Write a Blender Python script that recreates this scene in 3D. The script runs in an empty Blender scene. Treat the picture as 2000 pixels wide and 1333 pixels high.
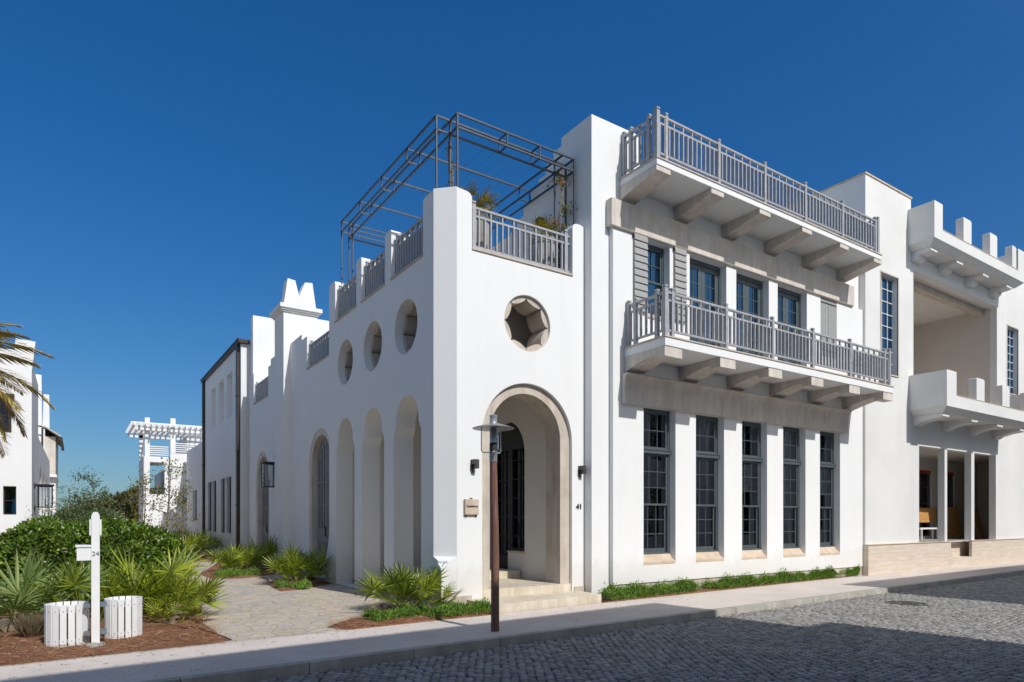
import bpy, bmesh, math, random
import numpy as np
from mathutils import Vector, Matrix, Euler
from mathutils.geometry import tessellate_polygon
R = math.radians
random.seed(7); rng = np.random.default_rng(11)
scene = bpy.context.scene
col = scene.collection

# ------------------------------------------------------------------ camera, sky, sun, exposure
FX, FY = 0.5560119, 0.8311743            # the way the camera looks, along the street (X) and into the plot (Y)
cam = bpy.data.cameras.new("Camera"); camo = bpy.data.objects.new("Camera", cam); col.objects.link(camo)
camo.location = (0, 0, 1.85)
camo.rotation_euler = (R(90), 0, -math.atan2(FX, FY))
cam.sensor_width = 36.0; cam.lens = 36.0 * 1271.0 / 2000.0
cam.shift_y = 0.1742
cam.clip_start = 0.1; cam.clip_end = 3000
scene.camera = camo

SUN = Vector((0.14, -1.0, 0.95)).normalized()      # towards the sun
el = math.asin(SUN.z); rot = math.atan2(SUN.x, SUN.y)
w = bpy.data.worlds.new("World"); scene.world = w; w.use_nodes = True
nt = w.node_tree
sky = nt.nodes.new("ShaderNodeTexSky"); sky.sky_type = 'NISHITA'; sky.sun_disc = False
sky.sun_elevation = el; sky.sun_rotation = rot
sky.altitude = 0; sky.air_density = 1.454; sky.dust_density = 1.58; sky.ozone_density = 6.0
bg = nt.nodes["Background"]; bg.inputs["Strength"].default_value = 0.094
tc = nt.nodes.new("ShaderNodeTexCoord"); va = nt.nodes.new("ShaderNodeVectorMath"); va.operation = 'ADD'; va.inputs[1].default_value = (0, 0, 0.046)
vn = nt.nodes.new("ShaderNodeVectorMath"); vn.operation = 'NORMALIZE'
nt.links.new(tc.outputs["Generated"], va.inputs[0]); nt.links.new(va.outputs[0], vn.inputs[0]); nt.links.new(vn.outputs[0], sky.inputs[0])
hs = nt.nodes.new("ShaderNodeHueSaturation"); hs.inputs["Saturation"].default_value = 1.33      # polarised, clear blue
nt.links.new(sky.outputs[0], hs.inputs["Color"]); wb = nt.nodes.new("ShaderNodeMix"); wb.data_type = 'RGBA'; wb.blend_type = 'MULTIPLY'; wb.inputs[0].default_value = 1.0; wb.inputs[7].default_value = (0.722, 0.86, 1.03, 1)
nt.links.new(hs.outputs[0], wb.inputs[6])
# unseen sky round the sun made paler and warmer, to neutralise shade fill
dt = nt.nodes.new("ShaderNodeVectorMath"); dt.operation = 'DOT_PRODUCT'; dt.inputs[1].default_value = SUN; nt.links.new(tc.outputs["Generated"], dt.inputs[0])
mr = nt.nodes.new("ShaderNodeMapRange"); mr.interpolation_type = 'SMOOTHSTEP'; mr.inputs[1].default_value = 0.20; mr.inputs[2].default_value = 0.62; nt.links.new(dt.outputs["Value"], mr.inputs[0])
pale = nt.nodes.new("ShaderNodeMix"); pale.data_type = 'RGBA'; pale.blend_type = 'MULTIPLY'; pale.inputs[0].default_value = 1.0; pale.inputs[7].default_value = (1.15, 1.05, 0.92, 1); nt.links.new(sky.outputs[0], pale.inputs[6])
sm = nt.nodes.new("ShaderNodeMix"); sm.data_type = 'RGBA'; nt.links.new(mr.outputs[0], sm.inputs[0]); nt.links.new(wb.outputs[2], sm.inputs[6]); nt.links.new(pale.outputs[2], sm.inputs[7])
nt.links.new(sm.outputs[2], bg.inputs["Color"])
sl = bpy.data.lights.new("Sun", 'SUN'); sl.energy = 3.6; sl.angle = R(0.53); sl.color = (1.0, 0.985, 0.955)
so = bpy.data.objects.new("Sun", sl); col.objects.link(so)
so.rotation_euler = (-SUN).to_track_quat('-Z', 'Y').to_euler(); so.location = (5, -30, 40)
scene.view_settings.view_transform = 'Standard'; scene.view_settings.look = 'None'
scene.view_settings.exposure = 0.03; scene.view_settings.gamma = 1.0

# ------------------------------------------------------------------ material helpers
MATS = {}
def newmat(name):
    m = bpy.data.materials.new(name); m.use_nodes = True
    n = m.node_tree.nodes; b = n["Principled BSDF"]
    MATS[name] = m
    return m, m.node_tree, b
def N(t, typ, **kw):
    n = t.nodes.new(typ)
    for k, v in kw.items(): setattr(n, k, v)
    return n
def ramp(t, fac, stops):
    r = t.nodes.new("ShaderNodeValToRGB")
    while len(r.color_ramp.elements) < len(stops): r.color_ramp.elements.new(0.5)
    for e, (p, c) in zip(r.color_ramp.elements, stops):
        e.position = p; e.color = (c[0], c[1], c[2], 1)
    t.links.new(fac, r.inputs[0]); return r.outputs[0]
def coords(t, scale=(1, 1, 1)):
    g = N(t, "ShaderNodeNewGeometry"); mp = N(t, "ShaderNodeMapping")
    mp.inputs["Scale"].default_value = scale
    t.links.new(g.outputs["Position"], mp.inputs["Vector"]); return mp.outputs[0]
def noise(t, vec, scale, detail=4, rough=0.55):
    n = N(t, "ShaderNodeTexNoise"); n.inputs["Scale"].default_value = scale
    n.inputs["Detail"].default_value = detail; n.inputs["Roughness"].default_value = rough
    t.links.new(vec, n.inputs["Vector"]); return n.outputs["Fac"]
def bump(t, b, h, strength=0.3, dist=0.02, bevel=0):
    n = N(t, "ShaderNodeBump"); n.inputs["Strength"].default_value = strength; n.inputs["Distance"].default_value = dist
    t.links.new(h, n.inputs["Height"])
    if bevel:
        bv = N(t, "ShaderNodeBevel", samples=4); bv.inputs["Radius"].default_value = bevel
        t.links.new(bv.outputs[0], n.inputs["Normal"])
    t.links.new(n.outputs[0], b.inputs["Normal"])
def mixc(t, fac, a, b, mode='MIX'):
    m = N(t, "ShaderNodeMix", data_type='RGBA', blend_type=mode)
    for s, v in ((m.inputs[0], fac), (m.inputs[6], a), (m.inputs[7], b)):
        if hasattr(v, "is_output"): t.links.new(v, s)
        elif isinstance(v, (int, float)): s.default_value = v
        else: s.default_value = (v[0], v[1], v[2], 1)
    return m.outputs[2]
def island(t):
    return N(t, "ShaderNodeNewGeometry").outputs["Random Per Island"]

def simple(name, c, rough=0.6, var=0.12, scale=6, bev=0.0, metal=0, spec=0.5, bmp=0.0, bscale=60, stretch=(1, 1, 1)):
    m, t, b = newmat(name)
    v = coords(t, stretch)
    f = noise(t, v, scale)
    lo = tuple(max(0, x * (1 - var)) for x in c); hi = tuple(min(1, x * (1 + var)) for x in c)
    t.links.new(ramp(t, f, [(0.3, lo), (0.7, hi)]), b.inputs["Base Color"])
    b.inputs["Roughness"].default_value = rough; b.inputs["Metallic"].default_value = metal
    b.inputs["Specular IOR Level"].default_value = spec
    if bmp or bev: bump(t, b, noise(t, coords(t), bscale, 3), max(bmp, 0.001), 0.004, bev)
    return m

def stucco(name, c, dirt):
    m, t, b = newmat(name)
    v = coords(t); big = noise(t, v, 0.55, 6, 0.6)
    streak = noise(t, coords(t, (2.6, 2.6, 0.22)), 1.3, 5, 0.6)
    c1 = ramp(t, big, [(0.32, dirt), (0.62, c)])
    c2 = ramp(t, streak, [(0.28, (0.978, 0.975, 0.97)), (0.5, (1, 1, 1))])
    base = mixc(t, 1.0, c1, c2, 'MULTIPLY')
    g_ = N(t, "ShaderNodeNewGeometry"); sz = N(t, "ShaderNodeSeparateXYZ"); t.links.new(g_.outputs["Position"], sz.inputs[0])
    nn_ = N(t, "ShaderNodeMath", operation='MULTIPLY_ADD'); nn_.inputs[1].default_value = -1.3; t.links.new(noise(t, coords(t, (1, 1, .5)), 3.2, 7, 0.7), nn_.inputs[0]); t.links.new(sz.outputs[2], nn_.inputs[2])
    splash = ramp(t, nn_.outputs[0], [(0.0, (0.925, 0.905, 0.875)), (0.28, (1, 1, 1))])
    t.links.new(mixc(t, 1.0, base, splash, 'MULTIPLY'), b.inputs["Base Color"])
    b.inputs["Roughness"].default_value = 0.85; b.inputs["Specular IOR Level"].default_value = 0.2
    h = N(t, "ShaderNodeMath", operation='ADD')
    t.links.new(noise(t, v, 55, 3), h.inputs[0]); t.links.new(noise(t, v, 4, 4), h.inputs[1])
    bump(t, b, h.outputs[0], 0.10, 0.010, 0.022)
    return m
stucco("stucco", (0.82, 0.82, 0.81), (0.795, 0.795, 0.785))
stucco("stucco_neighbour", (0.77, 0.76, 0.74), (0.69, 0.685, 0.665))
stucco("stucco_far", (0.80, 0.80, 0.80), (0.76, 0.76, 0.76))

def stone(name, lo, hi, bev=0.012):
    m, t, b = newmat(name)
    v = coords(t); a = noise(t, v, 2.2, 8, 0.65); s = noise(t, coords(t, (3, 3, 0.35)), 2.0, 5, 0.6)
    c1 = ramp(t, a, [(0.3, lo), (0.72, hi)])
    c2 = ramp(t, s, [(0.3, (0.82, 0.80, 0.77)), (0.6, (1, 1, 1))])
    t.links.new(mixc(t, 1.0, c1, c2, 'MULTIPLY'), b.inputs["Base Color"])
    b.inputs["Roughness"].default_value = 0.8; b.inputs["Specular IOR Level"].default_value = 0.25
    bump(t, b, noise(t, v, 30, 6, 0.7), 0.25, 0.008, bev)
stone("limestone", (0.50, 0.43, 0.36), (0.66, 0.59, 0.51))
stone("limestone_grey", (0.59, 0.535, 0.475), (0.74, 0.685, 0.62))
simple("smooth_stone", (0.60, 0.555, 0.50), 0.85, 0.04, 1.5)
stone("sill_stone", (0.56, 0.44, 0.33), (0.70, 0.58, 0.46))
stone("coquina", (0.56, 0.48, 0.36), (0.76, 0.69, 0.57))
stone("kerb_stone", (0.34, 0.32, 0.28), (0.52, 0.49, 0.43))
stone("pot_stone", (0.30, 0.29, 0.27), (0.42, 0.41, 0.38))

# coursed beige plinth of the neighbour
m, t, b = newmat("coursed_stone")
g = N(t, "ShaderNodeNewGeometry"); sx = N(t, "ShaderNodeSeparateXYZ"); cx = N(t, "ShaderNodeCombineXYZ")
t.links.new(g.outputs["Position"], sx.inputs[0])
ad = N(t, "ShaderNodeMath", operation='ADD'); t.links.new(sx.outputs[0], ad.inputs[0]); t.links.new(sx.outputs[1], ad.inputs[1])
t.links.new(ad.outputs[0], cx.inputs[0]); t.links.new(sx.outputs[2], cx.inputs[1])
br = N(t, "ShaderNodeTexBrick"); br.inputs["Scale"].default_value = 1.0; br.inputs["Brick Width"].default_value = 0.62
br.inputs["Row Height"].default_value = 0.145; br.inputs["Mortar Size"].default_value = 0.006
br.inputs["Color1"].default_value = (0.66, 0.56, 0.455, 1); br.inputs["Color2"].default_value = (0.71, 0.615, 0.51, 1); br.inputs["Mortar"].default_value = (0.61, 0.52, 0.42, 1)
t.links.new(cx.outputs[0], br.inputs["Vector"])
st = ramp(t, noise(t, coords(t, (0.6, 0.6, 6)), 3.0, 6), [(0.3, (0.86, 0.84, 0.82)), (0.65, (1, 1, 1))])
t.links.new(mixc(t, 1.0, br.outputs["Color"], st, 'MULTIPLY'), b.inputs["Base Color"]); b.inputs["Roughness"].default_value = 0.8
bump(t, b, noise(t, coords(t), 25, 5), 0.2, 0.006, 0.01)

simple("white_paint", (0.80, 0.80, 0.79), 0.45, 0.04, 5, 0.004)
simple("rail_paint", (0.37, 0.375, 0.395), 0.5, 0.14, 9, 0.004)
simple("shutter_paint", (0.33, 0.33, 0.325), 0.65, 0.12, 8, 0.0, stretch=(2, 2, 14), bmp=0.1)
simple("shutter_dark", (0.17, 0.19, 0.215), 0.5, 0.12, 8)
simple("window_paint", (0.085, 0.105, 0.115), 0.38, 0.10, 6, 0.003)
simple("door_paint", (0.235, 0.225, 0.24), 0.6, 0.18, 5, 0.0, stretch=(3, 3, 0.6), bmp=0.15)
simple("door_black", (0.018, 0.019, 0.022), 0.35, 0.2, 5)
simple("steel_blue", (0.062, 0.076, 0.096), 0.45, 0.12, 8, metal=0.2)
simple("bronze", (0.055, 0.037, 0.030), 0.45, 0.25, 4, metal=0.4)
simple("black_iron", (0.016, 0.016, 0.018), 0.45, 0.2, 10)
simple("dark_iron", (0.06, 0.053, 0.05), 0.5, 0.2, 10)
simple("grate_iron", (0.09, 0.08, 0.075), 0.6, 0.25, 14)
simple("lamp_grey", (0.30, 0.30, 0.30), 0.4, 0.12, 10, metal=0.5)
simple("galvanised", (0.55, 0.56, 0.57), 0.35, 0.1, 10, metal=0.6)
simple("lettering", (0.05, 0.05, 0.055), 0.5, 0.05)
simple("lettering_pale", (0.36, 0.30, 0.25), 0.6, 0.05)
simple("concrete", (0.36, 0.35, 0.33), 0.85, 0.14, 9, bmp=0.25)
simple("interior_wall", (0.30, 0.27, 0.24), 0.9, 0.06, 2)
simple("porch_plaster", (0.68, 0.65, 0.60), 0.9, 0.03, 1.2)
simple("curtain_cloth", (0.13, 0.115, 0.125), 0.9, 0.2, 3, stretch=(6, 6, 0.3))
simple("curtain_blue", (0.12, 0.19, 0.23), 0.9, 0.25, 3, stretch=(6, 6, 0.3))
simple("teal_fabric", (0.22, 0.42, 0.45), 0.85, 0.1, 5)
simple("rubber_dark", (0.03, 0.03, 0.035), 0.7, 0.1)
simple("bark", (0.16, 0.12, 0.085), 0.9, 0.35, 14, bmp=0.5, stretch=(1, 1, 0.3))
simple("twig", (0.22, 0.19, 0.15), 0.9, 0.2, 10)
simple("red_film", (0.45, 0.03, 0.03), 0.5, 0.1)
simple("roof_gravel", (0.42, 0.40, 0.37), 0.9, 0.2, 20, bmp=0.3)
# weathered lamp post timber
m, t, b = newmat("post_timber")
f = noise(t, coords(t, (14, 14, 0.9)), 3.0, 7, 0.65)
zr = N(t, "ShaderNodeSeparateXYZ"); g = N(t, "ShaderNodeNewGeometry"); t.links.new(g.outputs["Position"], zr.inputs[0])
zz = N(t, "ShaderNodeMapRange"); zz.inputs[1].default_value = 0.2; zz.inputs[2].default_value = 2.9
t.links.new(zr.outputs[2], zz.inputs[0])
wood = ramp(t, f, [(0.25, (0.07, 0.03, 0.02)), (0.5, (0.19, 0.088, 0.058)), (0.75, (0.31, 0.17, 0.12))])
t.links.new(wood, b.inputs["Base Color"]); b.inputs["Roughness"].default_value = 0.6
bump(t, b, f, 0.3, 0.004)
# plywood
m, t, b = newmat("plywood")
f = noise(t, coords(t, (1.2, 1.2, 9)), 2.2, 6, 0.6)
t.links.new(ramp(t, f, [(0.3, (0.42, 0.20, 0.055)), (0.7, (0.62, 0.35, 0.12))]), b.inputs["Base Color"]); b.inputs["Roughness"].default_value = 0.6

# glass: clear pane with a mirror-like gloss
def glass(name, base, tint, gloss_tint=(0.9, 0.95, 1.0)):
    m, t, b = newmat(name); t.nodes.remove(b)
    o = t.nodes["Material Output"]
    tr = N(t, "ShaderNodeBsdfTransparent"); tr.inputs[0].default_value = (*tint, 1)
    gl = N(t, "ShaderNodeBsdfGlossy"); gl.inputs["Roughness"].default_value = 0.015
    gl.inputs[0].default_value = (*gloss_tint, 1)
    bm_ = N(t, "ShaderNodeBump"); bm_.inputs["Strength"].default_value = 0.05; bm_.inputs["Distance"].default_value = 0.05
    t.links.new(noise(t, coords(t), 1.7, 1), bm_.inputs["Height"]); t.links.new(bm_.outputs[0], gl.inputs["Normal"])
    fr = N(t, "ShaderNodeFresnel"); fr.inputs[0].default_value = 1.5
    mu = N(t, "ShaderNodeMath", operation='MULTIPLY_ADD'); mu.inputs[1].default_value = 1.4; mu.inputs[2].default_value = base
    mu.use_clamp = True
    t.links.new(fr.outputs[0], mu.inputs[0])
    mx = N(t, "ShaderNodeMixShader"); t.links.new(mu.outputs[0], mx.inputs[0]); t.links.new(tr.outputs[0], mx.inputs[1]); t.links.new(gl.outputs[0], mx.inputs[2])
    t.links.new(mx.outputs[0], o.inputs[0])
glass("glass", 0.05, (0.85, 0.88, 0.88))
glass("glass_sky_tint", 0.28, (0.50, 0.70, 0.74), (0.22, 0.50, 0.78))  # blue of a reflected sky put into the gloss colour
glass("lantern_glass", 0.03, (0.93, 0.95, 0.95))

# ground materials
m, t, b = newmat("sidewalk")
v = coords(t); a = noise(t, v, 120, 3, 0.7); bb = noise(t, v, 0.9, 6, 0.6)
c1 = ramp(t, a, [(0.32, (0.44, 0.375, 0.33)), (0.5, (0.66, 0.585, 0.53)), (0.68, (0.80, 0.73, 0.675))])
c2 = ramp(t, bb, [(0.3, (0.86, 0.86, 0.86)), (0.7, (1.05, 1.04, 1.02))])
t.links.new(mixc(t, 1.0, c1, c2, 'MULTIPLY'), b.inputs["Base Color"]); b.inputs["Roughness"].default_value = 0.9
bump(t, b, a, 0.35, 0.006)

m, t, b = newmat("cobble")
r = ramp(t, island(t), [(0.0, (0.215, 0.205, 0.19)), (0.5, (0.30, 0.285, 0.262)), (1.0, (0.39, 0.37, 0.34))])
gr = ramp(t, noise(t, coords(t), 45, 5, 0.7), [(0.3, (0.75, 0.75, 0.75)), (0.7, (1.12, 1.12, 1.12))])
t.links.new(mixc(t, 1.0, r, gr, 'MULTIPLY'), b.inputs["Base Color"]); b.inputs["Roughness"].default_value = 0.75
b.inputs["Specular IOR Level"].default_value = 0.3
bump(t, b, noise(t, coords(t), 60, 5, 0.7), 0.5, 0.006)
m, t, b = newmat("joint_sand")
t.links.new(ramp(t, noise(t, coords(t), 30, 4), [(0.3, (0.028, 0.026, 0.025)), (0.7, (0.06, 0.055, 0.05))]), b.inputs["Base Color"]); b.inputs["Roughness"].default_value = 0.95
m, t, b = newmat("paving_far")
vo = N(t, "ShaderNodeTexVoronoi"); vo.inputs["Scale"].default_value = 5.5; t.links.new(coords(t), vo.inputs["Vector"])
t.links.new(ramp(t, vo.outputs["Color"], [(0.2, (0.12, 0.118, 0.116)), (0.8, (0.19, 0.183, 0.175))]), b.inputs["Base Color"]); b.inputs["Roughness"].default_value = 0.85

m, t, b = newmat("flagstone")
v = coords(t, (1, 1, 0))
wn = N(t, "ShaderNodeTexNoise"); wn.inputs["Scale"].default_value = 1.6; wn.inputs["Detail"].default_value = 3; t.links.new(v, wn.inputs["Vector"])
wv = N(t, "ShaderNodeMix", data_type='RGBA'); wv.inputs[0].default_value = 0.28; t.links.new(v, wv.inputs[6]); t.links.new(wn.outputs["Color"], wv.inputs[7])
vc = N(t, "ShaderNodeTexVoronoi", voronoi_dimensions='2D'); vc.inputs["Scale"].default_value = 3.7; t.links.new(wv.outputs[2], vc.inputs["Vector"])
ve = N(t, "ShaderNodeTexVoronoi", voronoi_dimensions='2D', feature='DISTANCE_TO_EDGE'); ve.inputs["Scale"].default_value = 3.7; t.links.new(wv.outputs[2], ve.inputs["Vector"])
sp = N(t, "ShaderNodeSeparateColor"); t.links.new(vc.outputs["Color"], sp.inputs[0])
sc_ = ramp(t, sp.outputs[0], [(0.0, (0.47, 0.395, 0.30)), (0.35, (0.56, 0.48, 0.375)), (0.6, (0.475, 0.43, 0.38)), (0.8, (0.55, 0.465, 0.36)), (1.0, (0.40, 0.385, 0.375))])
gr = ramp(t, noise(t, v, 7, 7, 0.7), [(0.32, (0.58, 0.57, 0.57)), (0.47, (0.95, 0.95, 0.95)), (0.7, (1.14, 1.12, 1.09))])
sc2 = mixc(t, 1.0, sc_, gr, 'MULTIPLY')
ed = ramp(t, ve.outputs["Distance"], [(0.01, (0, 0, 0)), (0.035, (1, 1, 1))])
t.links.new(mixc(t, ed, (0.40, 0.34, 0.265), sc2), b.inputs["Base Color"]); b.inputs["Roughness"].default_value = 0.8
hh = N(t, "ShaderNodeMath", operation='MULTIPLY_ADD'); hh.inputs[1].default_value = 0.35
t.links.new(noise(t, v, 5, 6, 0.65), hh.inputs[0]); t.links.new(ed, hh.inputs[2]); bump(t, b, hh.outputs[0], 0.6, 0.02)

m, t, b = newmat("pine_straw")
f = noise(t, coords(t), 26, 8, 0.75); f2 = noise(t, coords(t), 2.0, 4)
c1 = ramp(t, f, [(0.28, (0.11, 0.045, 0.02)), (0.5, (0.30, 0.135, 0.065)), (0.74, (0.47, 0.26, 0.14))])
t.links.new(mixc(t, 1.0, c1, ramp(t, f2, [(0.3, (0.8, 0.8, 0.8)), (0.7, (1.1, 1.1, 1.1))]), 'MULTIPLY'), b.inputs["Base Color"])
b.inputs["Roughness"].default_value = 0.95; bump(t, b, f, 0.9, 0.05)
m, t, b = newmat("pine_needle")
t.links.new(ramp(t, island(t), [(0, (0.15, 0.06, 0.028)), (0.5, (0.34, 0.155, 0.075)), (1, (0.50, 0.30, 0.17))]), b.inputs["Base Color"]); b.inputs["Roughness"].default_value = 0.8
simple("sandy_ground", (0.34, 0.30, 0.23), 0.95, 0.25, 0.4)

def leafmat(name, stops, rough=0.42, trans=0.35, tcol=None):
    m, t, b = newmat(name)
    c = ramp(t, island(t), stops)
    c = mixc(t, 1.0, c, ramp(t, noise(t, coords(t), 1.6, 3), [(0.3, (0.8, 0.8, 0.8)), (0.7, (1.15, 1.15, 1.1))]), 'MULTIPLY')
    t.links.new(c, b.inputs["Base Color"]); b.inputs["Roughness"].default_value = rough
    b.inputs["Specular IOR Level"].default_value = 0.4
    tl = N(t, "ShaderNodeBsdfTranslucent"); mx = N(t, "ShaderNodeMixShader"); mx.inputs[0].default_value = trans
    tc = mixc(t, 1.0, c, tcol or (1.1, 1.25, 0.5), 'MULTIPLY'); t.links.new(tc, tl.inputs[0])
    t.links.new(b.outputs[0], mx.inputs[1]); t.links.new(tl.outputs[0], mx.inputs[2])
    t.links.new(mx.outputs[0], t.nodes["Material Output"].inputs[0])
leafmat("palmetto_leaf", [(0, (0.07, 0.11, 0.015)), (0.35, (0.21, 0.27, 0.025)), (0.8, (0.44, 0.48, 0.05)), (1, (0.56, 0.46, 0.11))])
leafmat("palmetto_pale", [(0, (0.13, 0.20, 0.06)), (0.6, (0.27, 0.36, 0.11)), (1, (0.42, 0.46, 0.18))])
leafmat("hedge_leaf", [(0, (0.035, 0.075, 0.010)), (0.5, (0.09, 0.165, 0.02)), (0.85, (0.19, 0.28, 0.035)), (1, (0.30, 0.37, 0.06))], 0.3, 0.25)
leafmat("shrub_leaf", [(0, (0.05, 0.085, 0.03)), (0.6, (0.10, 0.15, 0.06)), (1, (0.20, 0.24, 0.11))], 0.45, 0.3)
leafmat("scrub_leaf", [(0, (0.05, 0.055, 0.018)), (0.5, (0.10, 0.095, 0.03)), (0.85, (0.145, 0.125, 0.045)), (1, (0.20, 0.14, 0.06))], 0.6, 0.2)
leafmat("sapling_leaf", [(0, (0.11, 0.12, 0.03)), (0.6, (0.22, 0.22, 0.06)), (1, (0.36, 0.30, 0.10))], 0.45, 0.4)
leafmat("juniper_leaf", [(0, (0.06, 0.12, 0.02)), (0.5, (0.15, 0.27, 0.035)), (1, (0.28, 0.42, 0.08))], 0.55, 0.25)
leafmat("date_palm_leaf", [(0, (0.16, 0.14, 0.035)), (0.5, (0.40, 0.30, 0.07)), (0.85, (0.56, 0.41, 0.12)), (1, (0.60, 0.44, 0.2))], 0.45, 0.25, (1.1, 1.0, 0.5))
leafmat("dry_grass", [(0, (0.12, 0.09, 0.05)), (0.5, (0.24, 0.19, 0.11)), (1, (0.36, 0.28, 0.19))], 0.7, 0.25, (1, 1, 0.8))
leafmat("potted_leaf", [(0, (0.14, 0.15, 0.02)), (0.5, (0.34, 0.27, 0.03)), (1, (0.52, 0.38, 0.05))], 0.4, 0.4, (1.1, 1.0, 0.4))
leafmat("flower_pink", [(0, (0.55, 0.08, 0.10)), (1, (0.72, 0.20, 0.20))], 0.6, 0.4, (1, 0.7, 0.7))

# ------------------------------------------------------------------ geometry helpers
XZ = lambda u, v, q: (u, q, v)
YZ = lambda u, v, q: (q, u, v)
XY = lambda u, v, q: (u, v, q)
class MB:
    def __init__(s): s.v = []; s.f = []
    def add(s, vs, fs):
        o = len(s.v); s.v += [tuple(p) for p in vs]; s.f += [tuple(i + o for i in f) for f in fs]; return s
    def box(s, x0, x1, y0, y1, z0, z1):
        return s.add([(x0, y0, z0), (x1, y0, z0), (x1, y1, z0), (x0, y1, z0), (x0, y0, z1), (x1, y0, z1), (x1, y1, z1), (x0, y1, z1)],
                     [(0, 3, 2, 1), (4, 5, 6, 7), (0, 1, 5, 4), (1, 2, 6, 5), (2, 3, 7, 6), (3, 0, 4, 7)])
    def plate(s, loops, fn, q0, q1):
        pts = [p for L in loops for p in L]; n = len(pts)
        tri = tessellate_polygon([[Vector((p[0], p[1], 0)) for p in L] for L in loops])
        vs = [fn(p[0], p[1], q0) for p in pts] + [fn(p[0], p[1], q1) for p in pts]
        fs = [tuple(t_) for t_ in tri] + [tuple(i + n for i in reversed(t_)) for t_ in tri]
        k = 0
        for L in loops:
            for i in range(len(L)):
                a, b_ = k + i, k + (i + 1) % len(L); fs.append((a, b_, b_ + n, a + n))
            k += len(L)
        return s.add(vs, fs)
    def prism(s, poly, fn, q0, q1): return s.plate([poly], fn, q0, q1)
    def tube(s, pts, r, n=8, caps=True):
        pts = [Vector(p) for p in pts]; rs = r if isinstance(r, (list, tuple)) else [r] * len(pts)
        o = []; fs = []
        for i, p in enumerate(pts):
            d = (pts[min(i + 1, len(pts) - 1)] - pts[max(i - 1, 0)]).normalized()
            a = d.cross(Vector((0, 0, 1)) if abs(d.z) < 0.9 else Vector((1, 0, 0))).normalized(); b_ = d.cross(a)
            for k in range(n):
                th = 2 * math.pi * (k + 0.5) / n; o.append(p + (a * math.cos(th) + b_ * math.sin(th)) * rs[i])
        for i in range(len(pts) - 1):
            for k in range(n):
                k2 = (k + 1) % n; fs.append((i * n + k, i * n + k2, (i + 1) * n + k2, (i + 1) * n + k))
        if caps: fs.append(tuple(range(n))[::-1]); fs.append(tuple((len(pts) - 1) * n + k for k in range(n)))
        return s.add(o, fs)
    def bar(s, a, b_, wd=0.05): return s.tube([a, b_], wd * 0.7071, 4)
    def lathe(s, prof, cx=0, cy=0, n=24, flute=0, fl=0.0, a0=0.0):
        o = []; fs = []
        for (r, z) in prof:
            for k in range(n):
                th = a0 + 2 * math.pi * k / n; rr = r * (1 + (fl * (math.cos(flute * th)) if flute else 0))
                o.append((cx + rr * math.cos(th), cy + rr * math.sin(th), z))
        for i in range(len(prof) - 1):
            for k in range(n):
                k2 = (k + 1) % n; fs.append((i * n + k, i * n + k2, (i + 1) * n + k2, (i + 1) * n + k))
        fs.append(tuple(range(n))[::-1]); fs.append(tuple((len(prof) - 1) * n + k for k in range(n)))
        return s.add(o, fs)
    def build(s, name, mat, parent=None, smooth=False, fix=True):
        me = bpy.data.meshes.new(name); org = Vector((0, 0, 0))
        if parent is not None:
            p = parent
            while p is not None: org += p.location; p = p.parent
        me.from_pydata([(a - org.x, b_ - org.y, c_ - org.z) for a, b_, c_ in s.v], [], s.f)
        if fix:
            bm = bmesh.new(); bm.from_mesh(me); bmesh.ops.recalc_face_normals(bm, faces=bm.faces); bm.to_mesh(me); bm.free()
        me.materials.append(MATS[mat])
        if smooth:
            for p_ in me.polygons: p_.use_smooth = True
        o = bpy.data.objects.new(name, me); col.objects.link(o)
        if parent is not None: o.parent = parent
        return o
def smooth_angle(o, deg=35):
    me = o.data
    for p_ in me.polygons: p_.use_smooth = True
    try: me.set_sharp_from_angle(angle=R(deg))
    except Exception: pass
    return o
def thing(name, label, cat, loc=(0, 0, 0), rz=0, group=None):
    o = bpy.data.objects.new(name, None); col.objects.link(o); o.location = loc; o.rotation_euler.z = rz
    o.empty_display_size = 0.2
    return tag(o, label, cat, group)
def tag(o, label, cat, group=None):
    o["label"] = label; o["category"] = cat
    if group: o["group"] = group
    return o
def struct(o): o["kind"] = "structure"; return o
def dup(o, loc=None, rz=None, label=None):
    r_ = o.copy(); col.objects.link(r_)
    if loc is not None: r_.location = loc
    if rz is not None: r_.rotation_euler.z = rz
    if label: r_["label"] = label
    for ch in o.children:
        c = ch.copy(); col.objects.link(c); c.parent = r_
        for g_ in ch.children:
            d = g_.copy(); col.objects.link(d); d.parent = c
    return r_
def arch(c, h, z0, zs, n=28, rise=None):          # opening with a round head, as a loop
    rise = rise or h
    return [(c - h, z0)] + [(c - h * math.cos(math.pi * i / n), zs + rise * math.sin(math.pi * i / n)) for i in range(n + 1)] + [(c + h, z0)]
def circle(cu, cv, r, n=48): return [(cu + r * math.cos(2 * math.pi * i / n), cv + r * math.sin(2 * math.pi * i / n)) for i in range(n)]
def rect(u0, u1, v0, v1): return [(u0, v0), (u1, v0), (u1, v1), (u0, v1)]
def star(cu, cv, r, k=0.81, lobes=8, n=10, ph=-math.pi / 2):
    out = []
    for l in range(lobes):
        t0 = ph + l * 2 * math.pi / lobes; t1 = t0 + 2 * math.pi / lobes
        p0 = Vector((math.cos(t0), math.sin(t0))); p1 = Vector((math.cos(t1), math.sin(t1))); mid = (p0 + p1) / 2
        inn = mid.normalized() * k
        for i in range(n):
            s_ = i / n; q = p0.lerp(p1, s_); bul = 4 * s_ * (1 - s_)
            q = q + (inn - mid) * math.sqrt(bul) if bul > 0 else q
            out.append((cu + r * q.x, cv + r * q.y))
    return out
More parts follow.
